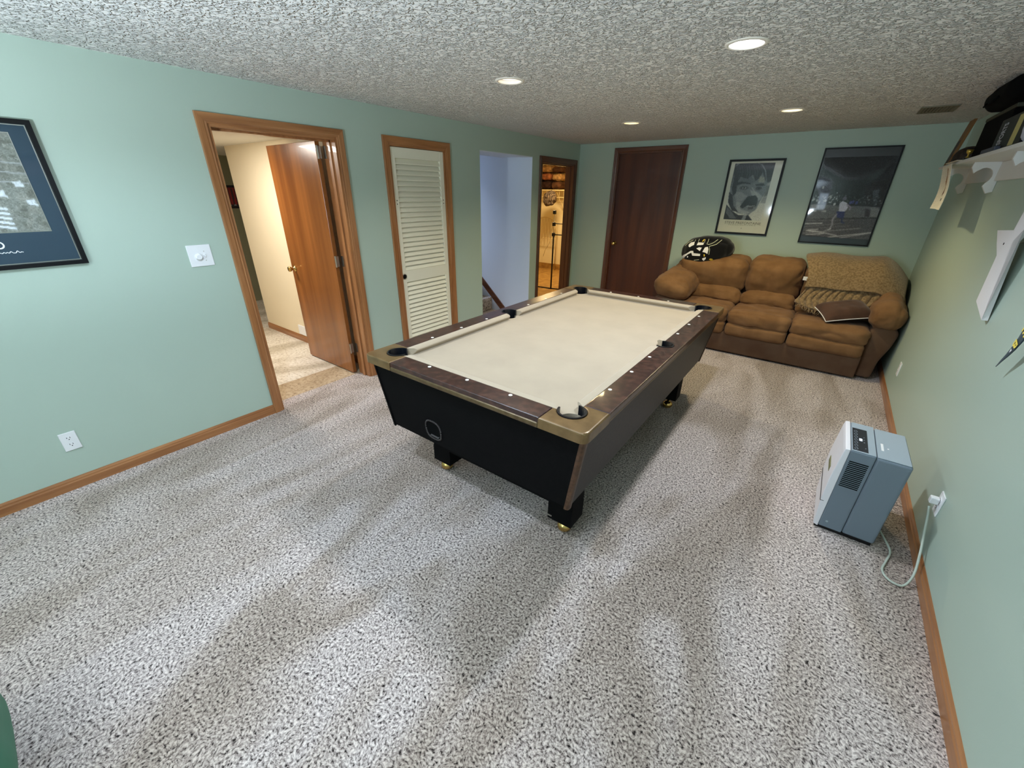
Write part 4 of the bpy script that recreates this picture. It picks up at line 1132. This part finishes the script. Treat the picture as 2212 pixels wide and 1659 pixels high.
decal('outline_print', lines, M['printthin'], hp, tree)

# ------------------------------------------------------------------ dehumidifier and its cord
M['grey'] = mat('blue-grey plastic', srgb(112, 124, 136), 0.5, 0.4, bump=(300, 0.1, 0.0005))
M['greytop'] = mat('light grey plastic', srgb(156, 168, 178), 0.45, 0.4)
M['whitefront'] = mat('white front panel', srgb(228, 226, 232), 0.4, 0.5)
dx0, dx1, dy0, dy1, dh = 3.662, 3.905, -3.672, -3.322, 0.515
dh_t = thing('dehumidifier', 'blue-grey dehumidifier with white front standing by the right baseboard', 'dehumidifier', ((dx0 + dx1) / 2, (dy0 + dy1) / 2, 0))
ox, oy = -(dx0 + dx1) / 2, -(dy0 + dy1) / 2
obj('housing', newbox(dx0 + ox + 0.105, dx1 + ox, dy0 + oy, dy1 + oy, 0.018, dh - 0.004, 0.012, 3), M['grey'], dh_t)
obj('front_housing', newbox(dx0 + ox, dx0 + ox + 0.104, dy0 + oy - 0.0015, dy1 + oy + 0.0015, 0.018, dh, 0.006, 2), M['grey'], dh_t)
obj('top_cover', newbox(dx0 + ox + 0.006, dx0 + ox + 0.102, dy0 + oy + 0.002, dy1 + oy - 0.002, dh, dh + 0.003, 0.001, 1), M['greytop'], dh_t)
obj('rear_top_cover', newbox(dx0 + ox + 0.108, dx1 + ox - 0.008, dy0 + oy + 0.006, dy1 + oy - 0.006, dh - .004, dh, 0.001, 1), M['greytop'], dh_t)
bm = bmesh.new()
prism(bm, [(dx0 + ox, 0.012), (dx0 + ox, dh + 0.003), (dx0 + ox - 0.020, dh + 0.001), (dx0 + ox - 0.024, dh - 0.02), (dx0 + ox - 0.034, dh * .62), (dx0 + ox - 0.034, dh * .40), (dx0 + ox - 0.022, 0.02)], dy0 + oy - 0.003, dy1 + oy + 0.003, 0.003, axis='y', seg=2)
obj('front_panel', bm, M['whitefront'], dh_t)
bm = bmesh.new(); box(bm, dx0 + ox - 0.036, dx0 + ox - 0.030, oy + dy0 + .11, oy + dy1 - .11, 0.30, 0.335, 0.002, 1)
obj('handle_recess', bm, mat('olive recess', srgb(120, 118, 84), 0.6, 0.3), dh_t)
obj('bucket_line', newbox(dx0 + ox - 0.035, dx0 + ox - 0.018, dy0 + oy - .0034, dy1 + oy + .0034, 0.178, 0.181), M['black'], dh_t)
pn = obj('control_panel', newbox(dx0 + ox + 0.008, dx0 + ox + 0.070, dy0 + oy + 0.012, dy1 + oy - 0.075, dh + 0.003, dh + 0.0045), mat('dark control panel', srgb(40, 42, 50), 0.3, 0.5), dh_t)
bm = bmesh.new()
for k in range(7):
    y = dy0 + oy + 0.03 + k * 0.034
    for a in range(8):
        q = 2 * PI * a / 8; q2 = 2 * PI * (a + 1) / 8; c = V((dx0 + ox + 0.022, y, dh + 0.0046))
        tube(bm, [c + V((math.cos(q) * .007, math.sin(q) * .011, 0)), c + V((math.cos(q2) * .007, math.sin(q2) * .011, 0))], 0.0006, 4, False)
obj('button_outlines', bm, M['greytop'], pn)
obj('display', newbox(dx0 + ox + 0.036, dx0 + ox + 0.048, oy + (dy0 + dy1) / 2 - .045, oy + (dy0 + dy1) / 2 - 0.02, dh + 0.0045, dh + 0.0052), mat('lit display', (0.7, 0.85, 1), 0.4, emit=((0.6, 0.8, 1.0), 3.0)), pn)
for a, b in ((0.054, -0.03), (0.054, -0.06), (0.054, 0.0), (0.058, -0.125)):
    obj('indicator', newbox(dx0 + ox + a, dx0 + ox + a + .004, b, b + .004, dh + .0045, dh + .005), M['greytop'], pn)
bm = bmesh.new()
for k in range(15):
    z = 0.300 + k * 0.0108
    box(bm, dx0 + ox + 0.012, dx0 + ox + 0.090, dy0 + oy - 0.0022, dy0 + oy - 0.0012, z, z + 0.0058)
obj('vent_slots', bm, M['hole'], dh_t)
bm = bmesh.new(); lathe(bm, [(0, .0008), (.006, .0008), (.006, 0), (0, 0)], 14, Matrix.Translation((dx0 + ox + .03, dy0 + oy - .0015, 0.06)) @ Matrix.Rotation(PI / 2, 4, 'X'))
obj('round_cap', bm, M['greytop'], dh_t)
obj('plinth', newbox(dx0 + ox - 0.015, dx1 + ox - 0.01, dy0 + oy + 0.006, dy1 + oy - 0.006, 0.0, 0.018), M['black'], dh_t)
bm = bmesh.new(); box(bm, dx0 + ox + .125, dx0 + ox + .135, oy + dy0 + .09, oy + dy0 + .17, dh, dh + .0012); box(bm, dx0 + ox + .150, dx0 + ox + .156, oy + dy0 + .12, oy + dy0 + .13, dh, dh + .002)
obj('top_catch', bm, M['white'], dh_t)
M['cord'] = mat('grey-green cord', srgb(176, 184, 172), 0.5, 0.4)
cordpts = [(3.912, -3.52, 0.05), (3.945, -3.58, 0.03), (3.975, -3.66, 0.012), (3.955, -3.75, 0.010), (3.935, -3.83, 0.009), (3.955, -3.885, 0.009), (4.005, -3.895, 0.012), (4.035, -3.845, 0.05), (4.045, -3.76, 0.115), (4.046, -3.67, 0.19), (4.044, -3.605, 0.255), (4.040, -3.575, 0.29)]
bm = bmesh.new(); tube(bm, spline(cordpts, 8), 0.0052, 8)
c = obj('power_cord', bm, M['cord'], None, True)
tag(c, 'grey power cord looping on the carpet up to the right wall outlet', 'power cord')
bm = bmesh.new(); box(bm, 4.034, 4.068, -3.570, -3.540, 0.303, 0.338, 0.005, 2); obj('plug', bm, M['white'], c)

# ------------------------------------------------------------------ display shelf on the right wall
M['shelfwhite'] = mat('white painted shelf', srgb(214, 214, 212), 0.5, 0.4)
sh = thing('wall_shelf', 'white bracketed display shelf high on the right wall', 'shelf', (W, -2.4, 1.90))
SY0, SY1 = -6.40, -0.70
bm = bmesh.new(); box(bm, -0.20, 0, SY0 + 2.4, SY1 + 2.4, -0.012, 0.008, 0.003, 2); obj('shelf_board', bm, M['shelfwhite'], sh)
bm = bmesh.new(); box(bm, -0.018, 0, SY0 + 2.44, SY1 + 2.36, -0.124, -0.012, 0.003, 1); obj('back_rail', bm, M['shelfwhite'], sh)
for yb in (-0.81, -1.735, -2.66, -3.585, -4.51, -5.435, -6.36):
    pr = [(-0.018, -0.012), (-0.145, -0.012), (-0.148, -0.045), (-0.128, -0.078), (-0.118, -0.066)] + [(-0.078 + 0.044 * math.cos(a), -0.095 + 0.050 * math.sin(a)) for a in [PI * .75 - k * (PI * 1.05) / 8 for k in range(9)]] + [(-0.060, -0.155), (-0.030, -0.200), (-0.002, -0.190), (-0.002, -0.12), (-0.018, -0.12)]
    bm = bmesh.new(); prism(bm, [(a, b) for a, b in pr], yb + 2.4 - 0.012, yb + 2.4 + 0.012, axis='y'); obj('bracket', bm, M['shelfwhite'], sh)

ST_ = 1.9085   # shelf top
# strip hanging over the front edge
F = Pic(36, 60, (226, 220, 204))
F.poly([(.35, .95), (.62, .9), (.72, .7), (.6, .55), (.62, .42), (.40, .36), (.5, .52), (.36, .62), (.45, .78)], (150, 104, 56)); F.poly([(.5, .8), (.66, .74), (.6, .58), (.5, .6)], (110, 70, 36))
F.poly([(.38, .40), (.66, .50), (.62, .40), (.36, .30)], (92, 52, 34)); F.blur(1)
for x in (.42, .56, .66): F.poly([(x, .245), (x + .07, .25), (x + .05, .19), (x - .01, .19)], (44, 40, 44))
F.poly([(.44, .225), (.70, .235), (.70, .215), (.44, .205)], (60, 54, 56)); F.grain(.02)
def wrp(u, v):
    return np.stack([0.012 * np.sin(v * 4.0) + 0.010 * np.sin(u * 5), -(0.12 + 0.07 * u) * (1 - v), 0.0 * u], -1)
stp = picture('printed_strip', F, (W - 0.212, -1.11, 1.592), (0, -0.43, 0), (0, 0, 0.300), mat('strip cloth', (1, 1, 1)), None, warp=wrp)
stp.data.materials.clear(); stp.data.materials.append(picture_mat('strip print', 0.8, 0.0))
md = stp.modifiers.new('thickness', 'SOLIDIFY'); md.thickness = 0.003
tag(stp, 'white cloth strip with a brown print hanging from the shelf front edge', 'banner')
tag(obj('strip_weight', newbox(W - 0.214, W - 0.150, -1.55, -1.11, ST_ + 0.0005, ST_ + 0.006, 0.002, 1), mat('strip top cloth', srgb(214, 206, 188), .8)), 'folded pale cloth top of the hanging strip lying on the shelf', 'cloth')

# things standing on the shelf
M['blackfelt'] = mat('black felt', srgb(8, 8, 9), 0.95, 0.1)
M['darkbrown'] = mat('dark brown leather', srgb(34, 26, 24), 0.5, 0.4, vary=(srgb(60, 48, 42), 30, 0.45, 0.65))
M['gold'] = mat('gold plastic', srgb(190, 160, 70), 0.3, 0.5, metal=0.6)
def cap(name, label, loc, rz, m, bm_m, s=1.0):
    t = thing(name, label, 'cap', loc, rz)
    bm = bmesh.new(); lathe(bm, [(0.098 * s, 0), (0.100 * s, 0.03 * s), (0.095 * s, 0.07 * s), (0.075 * s, 0.105 * s), (0.04 * s, 0.125 * s), (0, 0.130 * s)], 26, Matrix.Scale(1.12, 4, (0, 1, 0)))
    obj('crown', bm, m, t, True)
    bm = bmesh.new(); pts = [(0.085 * s * math.cos(a), -0.05 * s - 0.10 * s * math.sin(a)) for a in [PI * k / 14 for k in range(15)]]
    prism(bm, pts, 0.0, 0.006 * s, 0.002, seg=1); obj('brim', bm, bm_m, t, True)
    return t
cap('baseball_cap', 'dark cap lying at the far end of the wall shelf', (W - 0.100, -1.12, ST_), 0.2, M['darkbrown'], M['darkbrown'], 0.92)
t = thing('trophy', 'small gold trophy glinting on the shelf beside the dark cap', 'trophy', (W - 0.168, -1.57, ST_))
obj('base', newbox(-.018, .018, -.018, .018, 0, .016, .002, 1), M['black'], t)
bm = bmesh.new(); lathe(bm, [(0, .016), (.012, .018), (.005, .026), (.005, .036), (.016, .048), (.019, .066), (.016, .066), (.012, .05), (0, .042)], 16); obj('cup', bm, M['gold'], t, True)
bm = bmesh.new(); tube(bm, [(0, -.018, .06), (0, -.028, .055), (0, -.018, .046)], .002, 6); tube(bm, [(0, .018, .06), (0, .028, .055), (0, .018, .046)], .002, 6); obj('handles', bm, M['gold'], t, True)
# framed / boxed keepsakes
t = thing('display_box', 'black box with white lettering and a gold stripe standing on the shelf', 'box', (W - 0.112, -2.48, ST_), 0.0)
obj('box_body', newbox(-.06, .06, -.28, .27, 0, .165, .004, 1), M['blackgloss'], t)
obj('gold_stripe', newbox(-.0612, -.060, -.17, -.08, .012, .150), mat('pale gold stripe', srgb(176, 166, 104), .5), t)
bm = bmesh.new(); rr = random.Random(4)
me = text_mesh('SPORTS', 0.050, 0.0004, True); r, u = V((0, 0, 1)), V((0, 1, 0)); n_ = r.cross(u)
me.transform(Matrix(((0, 0, -1, -.0612), (0, 2.2, 0, .13), (0.62, 0, 0, .085), (0, 0, 0, 1))))
bm.free(); link('lettering', me, mat('silver lettering', srgb(170, 172, 182), .5), t)
t = thing('book', 'flat dark book at the foot of the lettered black box', 'book', (W - 0.186, -2.30, ST_), 0.0)
obj('cover', newbox(-.012, .0125, -.15, .16, 0, .022, .004, 2), mat('slate cover', srgb(62, 66, 80), .5), t)
t = thing('wooden_plaque', 'orange-brown upright plaque at the very end of the wall shelf', 'plaque', (W - 0.155, -0.84, ST_))
hexa_bm = hexa(bmesh.new(), [(-.03, -.10, 0), (-.03, .07, 0), (-.012, .07, 0), (-.012, -.10, 0)], [(.02, -.10, .32), (.02, .07, .32), (.038, .07, .32), (.038, -.10, .32)])
obj('board', hexa_bm, mat('orange-brown wood', srgb(120, 80, 30), .5), t)
obj('plate', hexa(bmesh.new(), [(-.0290, -.055, .02), (-.0290, .035, .02), (-.024, .035, .02), (-.024, -.055, .02)], [(-.0035, -.055, .18), (-.0035, .035, .18), (.001, .035, .18), (.001, -.055, .18)]), M['darkbrown'], t)
t = thing('storage_box', 'tall dark box on the shelf between the plaque and the lettered box', 'box', (W - 0.070, -1.74, ST_), 0)
obj('box_body', newbox(-.06, .06, -.37, .33, 0, .24, .008, 2), M['blackfelt'], t)
obj('lid', newbox(-.062, .062, -.38, .34, .24, .262, .006, 2), mat('dark olive lid', srgb(60, 60, 46), .7), t)
t = thing('soft_bag', 'large black rounded soft bag on top of the dark box, nearly touching the ceiling', 'bag', (W - 0.112, -1.93, ST_ + 0.2635), 0)
bm = bmesh.new(); place(bm, puffy(.20, .60, .125, r=.060, bulge=(.01, .02, .004), wr=.003, fr=4, seed=12), (0, 0, .066)); obj('bag_body', bm, M['blackfelt'], t, True)
bm = bmesh.new(); tube(bm, [(-.102, -.14, .04), (-.115, -.10, .02), (-.118, 0, .012), (-.115, .10, .02), (-.102, .14, .04)], .006, 8); obj('strap', bm, M['blackfelt'], t, True)
t = thing('folded_shirt', 'pale grey folded cloth standing on the shelf at the right photo edge', 'cloth', (W - 0.12, -2.92, ST_))
bm = bmesh.new(); place(bm, puffy(0.13, 0.26, 0.26, r=.03, bulge=(.01, .0, .01), wr=.010, fr=9, seed=9), (0, 0, .133)); obj('cloth', bm, mat('pale grey cloth', srgb(176, 180, 196), .8), t, True)

# white board hanging below the shelf
wh = thing('wall_hanging', 'long white board with flared upper corner hanging on the right wall', 'wall hanging', (W, -2.8, 1.4))
def xw_(z): return 4.048 - (z - 1.09) * 0.085
P2 = [(-2.60, 1.515), (-2.87, 1.531), (-2.905, 1.64), (-3.04, 1.80), (-3.16, 1.80), (-3.13, 1.63), (-3.0, 1.505), (-2.925, 1.485), (-2.915, 1.09), (-2.69, 1.150), (-2.745, 1.40), (-2.665, 1.45)]
P2 = [(-2.60, 1.515), (-2.87, 1.531), (-2.935, 1.66), (-3.05, 1.76), (-3.17, 1.70), (-3.02, 1.545), (-2.925, 1.485), (-2.915, 1.09), (-2.70, 1.150), (-2.755, 1.40), (-2.68, 1.45)]
bm = bmesh.new()
ct = lambda y, z, o: (xw_(z) + o - W, y + 2.8, z - 1.4)
fr_ = [bm.verts.new(ct(y, z, 0)) for y, z in P2]; bk_ = [bm.verts.new(ct(y, z, 0.024)) for y, z in P2]
bm.faces.new(fr_); bm.faces.new(bk_[::-1])
for i in range(len(P2)): bm.faces.new([fr_[i], fr_[(i + 1) % len(P2)], bk_[(i + 1) % len(P2)], bk_[i]])
bmesh.ops.triangulate(bm, faces=[f for f in bm.faces if len(f.verts) > 4])
obj('board', bm, mat('white board', srgb(224, 222, 224), .7, .2, bump=(30, .3, .003)), wh)
bm = bmesh.new(); tube(bm, [(xw_(1.47) - W + .02, -0.02, 0.07), (0.0, -0.02, 0.075)], .004, 6); obj('wall_peg', bm, M['steel'], wh)
bm = bmesh.new(); c0 = V(ct(-2.80, 1.462, -0.0006)); lathe(bm, [(0, 0.0005), (.006, 0.0005), (.006, -.0003), (0, -.0003)], 12, Matrix.Translation(c0) @ Matrix.Rotation(-PI / 2, 4, 'Y')); obj('nail_hole', bm, M['hole'], wh)

# pennant
pen = thing('pennant', 'dark pennant with yellow block letters and curled tip at the right edge', 'pennant', (W, -3.55, 1.2))
M['pennant'] = mat('dark teal felt', srgb(26, 48, 56), 0.9, 0.1, sheen=.2)
M['yellow'] = mat('yellow felt letters', srgb(232, 208, 96), 0.9, 0.1)
# centre line from the tip upward, half widths
cl = [(-3.445, 0.996, 0.041, 0.002), (-3.470, 1.030, 0.042, 0.008), (-3.500, 1.066, 0.043, 0.015), (-3.530, 1.105, 0.045, 0.022), (-3.553, 1.150, 0.046, 0.029), (-3.570, 1.25, 0.047, 0.042), (-3.59, 1.36, 0.047, 0.056), (-3.61, 1.50, 0.040, 0.072)]
bm = bmesh.new(); rows = []
def pen_pt(y, z, d, s, off=0.0): return V((4.077 - d - off - W, y + s + 3.55, z - 1.2))
for y, z, d, hw in cl:
    rows.append([bm.verts.new(pen_pt(y, z, d, s * hw)) for s in (-1, -.5, 0, .5, 1)])
for A, Bq in zip(rows[:-1], rows[1:]):
    for i in range(4): bm.faces.new([A[i], A[i + 1], Bq[i + 1], Bq[i]])
o = obj('felt', bm, M['pennant'], pen, True); md = o.modifiers.new('thickness', 'SOLIDIFY'); md.thickness = 0.002
bm = bmesh.new(); tube(bm, [(-0.036, -0.06, 0.30), (0, -0.06, 0.30)], .003, 6); obj('pin', bm, M['steel'], pen)
for ch, zc, yc, sz in (('B', 1.128, -3.541, 0.046), ('E', 1.192, -3.560, 0.060), ('B', 1.265, -3.572, 0.075)):
    me = text_mesh(ch, sz * 1.25, 0.0005, True)
    # letters run down the pennant: their right-hand direction points to the tip
    rgt = V((0, 0.35, -0.94)).normalized(); up_ = V((0, 0.94, 0.35)).normalized(); nn = rgt.cross(up_)
    if nn.x > 0: up_ = -up_; nn = -nn
    p = pen_pt(yc, zc, 0.0475, 0, 0.0025)
    me.transform(Matrix(((rgt.x, up_.x, nn.x, p.x), (rgt.y, up_.y, nn.y, p.y), (rgt.z, up_.z, nn.z, p.z), (0, 0, 0, 1))))
    link('letter', me, M['yellow'], pen)
bm = bmesh.new(); c0 = pen_pt(-3.522, 1.093, 0.0445, 0, 0.0026); bm.faces.new([bm.verts.new(c0 + V((0, a, b))) for a, b in ((-.012, .004), (.004, .010), (.002, -.010))]); obj('small_mark', bm, M['white'], pen)

# ------------------------------------------------------------------ contents of the utility closet
M['wire'] = mat('cream wire', srgb(214, 196, 150), 0.4, 0.5)
t = thing('closet_shelf', 'cream shelf with wire rail on the back wall of the yellow-lit closet', 'shelf', (-1.9, 2.55, 1.70))
obj('shelf_board', newbox(-0.9, 0.75, -0.42, 0.0, 0.0, 0.02), M['wire'], t)
bm = bmesh.new()
tube(bm, [(-0.9, -0.40, -0.13), (0.75, -0.40, -0.13)], .008, 8); tube(bm, [(-0.9, -0.40, -0.20), (0.75, -0.40, -0.20)], .004, 6)
for k in range(16): tube(bm, [(-0.88 + k * .108, -0.40, -0.20), (-0.88 + k * .108, -0.40, 0.0)], .003, 5)
obj('wire_rail', bm, M['wire'], t)
bm = bmesh.new(); tube(bm, [(0.22, -0.38, -.01), (0.22, 0, -0.42)], .008, 6); obj('brace', bm, M['wire'], t)
rr = random.Random(9)
cl_cols = [('tan', (170, 132, 86)), ('brown', (84, 56, 38)), ('navy', (34, 40, 62)), ('cream', (216, 206, 178)), ('rust', (150, 92, 60)), ('dark brown', (52, 34, 28)), ('khaki', (140, 120, 84))]
spots = [(-2.22, 1.732, .11, 3, .22, 'at the left end of the bottom layer'), (-1.96, 1.732, .15, 5, .24, 'in the middle of the bottom layer'), (-1.69, 1.732, .14, 1, .24, 'at the right end of the bottom layer'),
         (-2.22, 1.860, .13, 2, .22, 'above the cream bundle'), (-1.96, 1.900, .13, 4, .24, 'above the dark brown bundle'), (-1.69, 1.890, .13, 0, .24, 'above the brown bundle'),
         (-2.22, 2.015, .14, 6, .22, 'at the top left of the pile'), (-1.96, 2.055, .13, 0, .24, 'at the very top of the pile'), (-1.69, 2.045, .11, 1, .24, 'at the top right of the pile')]
M_c = {}
for (x, z, h_, ci, w_, where) in spots:
    nm, c_ = cl_cols[ci]
    if nm not in M_c: M_c[nm] = mat('cloth ' + nm, srgb(*c_), .9, .1, vary=(srgb(*[int(v * .75) for v in c_]), 14, .4, .6))
    bm = bmesh.new(); place(bm, puffy(w_, .34, h_, r=.05, bulge=(.004, .02, .004), wr=.009, fr=11, seed=rr.randint(1, 99), n=14), (x, 2.32, z + h_ / 2), (0, 0, rr.uniform(-.05, .05)))
    tag(obj('folded_garment', bm, M_c[nm], None, True), 'folded %s garment %s on the closet shelf' % (nm, where), 'clothing', 'clothes piled on the closet shelf')
bm = bmesh.new(); place(bm, puffy(.24, .22, .26, r=.08, bulge=(.01, .02, .02), wr=.02, fr=8, seed=31, n=14), (-1.72, 1.99, 1.54), (.2, .3, 0))
tag(obj('hanging_bag', bm, mat('striped bag cloth', srgb(120, 104, 88), .9, .1, vary=(srgb(52, 44, 42), 12, .45, .55), stretch=(6, 1, 1)), None, True), 'grey-brown bag hanging below the closet shelf', 'bag')
t = t_rack = thing('garment_rack', 'black wheeled garment rack post standing in the yellow-lit closet', 'rack', (-0.62, 0.40, 0))
bm = bmesh.new(); tube(bm, [(0, 0, .05), (0, 0, 1.02)], .014, 10); obj('post', bm, M['black'], t, True)
bm = bmesh.new(); tube(bm, [(0, 0, 1.0), (0.0, 0, 1.40)], .006, 8); obj('upper_rod', bm, M['steel'], t, True)
bm = bmesh.new(); tube(bm, [(0, 0, .06), (-0.30, -0.02, .06)], .012, 8); tube(bm, [(0, 0, .06), (0.42, 0.10, .06)], .012, 8); obj('foot_bar', bm, M['black'], t, True)
bm = bmesh.new(); tube(bm, [(0, 0, 1.0), (0.55, 0.05, 1.0)], .009, 8); obj('rail', bm, M['black'], t, True)
bm = bmesh.new(); tube(bm, [(0, 0, 1.18), (0.55, 0.05, 1.18)], .009, 8); obj('rail', bm, M['steel'], t, True)
for z in (1.0, 1.17, 1.36):
    bm = bmesh.new(); box(bm, -.028, .024, -.022, .022, z - .03, z + .03, .008, 2); obj('joint', bm, M['black'], t)
for x in (-0.30,):
    bm = bmesh.new(); lathe(bm, [(0, -.012), (.026, -.012), (.030, 0), (.026, .012), (0, .012)], 16, Matrix.Translation((x, -.02, .030)) @ Matrix.Rotation(PI / 2, 4, 'X')); obj('caster', bm, M['black'], t)
t = thing('folding_table', 'cream folded table leaning upright at the left of the closet', 'folding table', (-2.10, 2.15, 0))
obj('table_top', newbox(-.30, 0.04, -.03, .01, 0, .95, .006, 1), mat('cream table top', srgb(220, 202, 160), .6), t)
obj('edge_strip', newbox(0.04, .048, -.032, .012, 0, .955), mat('brown table edge', srgb(120, 90, 50), .6), t)
t = thing('drying_rack', 'cream arched drying rack with bars behind the folded table', 'rack', (-2.05, 2.38, 0))
bm = bmesh.new()
arch = [(0.30 * math.cos(a), 0, 0.95 + 0.20 * math.sin(a)) for a in [PI * k / 16 for k in range(17)]]
tube(bm, [(0.30, 0, 0.02)] + arch + [(-0.30, 0, 0.02)], .012, 8)
obj('frame', bm, M['wire'], t, True)
bm = bmesh.new()
for k in range(7):
    x = -0.24 + k * .08; tube(bm, [(x, 0, .70), (x, 0, 0.95 + 0.20 * math.sqrt(max(0, 1 - (x / .3) ** 2)))], .009, 6)
tube(bm, [(-.30, 0, .70), (.30, 0, .70)], .009, 6)
obj('bars', bm, M['wire'], t, True)
cordp = spline([(-0.62, 0.42, 1.30), (-0.72, 0.46, 1.02), (-0.76, 0.5, 0.85), (-0.84, 0.5, 0.72), (-0.88, .5, .60)], 6)
bm = bmesh.new(); tube(bm, cordp, .004, 6); o = obj('looped_cord', bm, M['wire'], None, True); o.location = (0.62, -0.40, 0); o.parent = t_rack

# unseen uplighter behind the viewpoint, added to brighten the ceiling
t = thing('added_uplighter', 'made-up uplighter floor lamp, unseen behind the viewpoint, added to brighten the ceiling', 'floor lamp', (1.9, -7.15, 0))
bm = bmesh.new(); lathe(bm, [(0, 0), (.13, 0), (.13, .015), (.02, .03), (.013, .04), (.013, 1.22), (0, 1.22)], 24); obj('stand', bm, M['steel'], t, True)
bm = bmesh.new(); lathe(bm, [(.012, 1.20), (.08, 1.23), (.15, 1.30), (.153, 1.30), (.083, 1.222), (.012, 1.19)], 28); obj('bowl', bm, M['steel'], t, True)
ld = bpy.data.lights.new('lamp', 'POINT'); ld.energy = 370; ld.color = (0.74, 0.87, 1.0); ld.shadow_soft_size = 0.06
lo = bpy.data.objects.new('lamp_light', ld); COL.objects.link(lo); lo.parent = t; lo.location = (0, 0, 1.272)

# green padded seat edge at the lower left corner of the photo
bm = bmesh.new()
place(bm, puffy(0.62, 0.62, 0.46, r=0.20, bulge=(.02, .02, .02), wr=.003, fr=4, seed=15), (0, 0, .25))
gp = thing('pouf', 'smooth dark green rounded pouf cut off by the photo\'s lower left corner', 'pouf', (1.72, -6.762, 0))
obj('cover', bm, mat('dark green cover', srgb(62, 116, 92), .6, .3), gp, True)
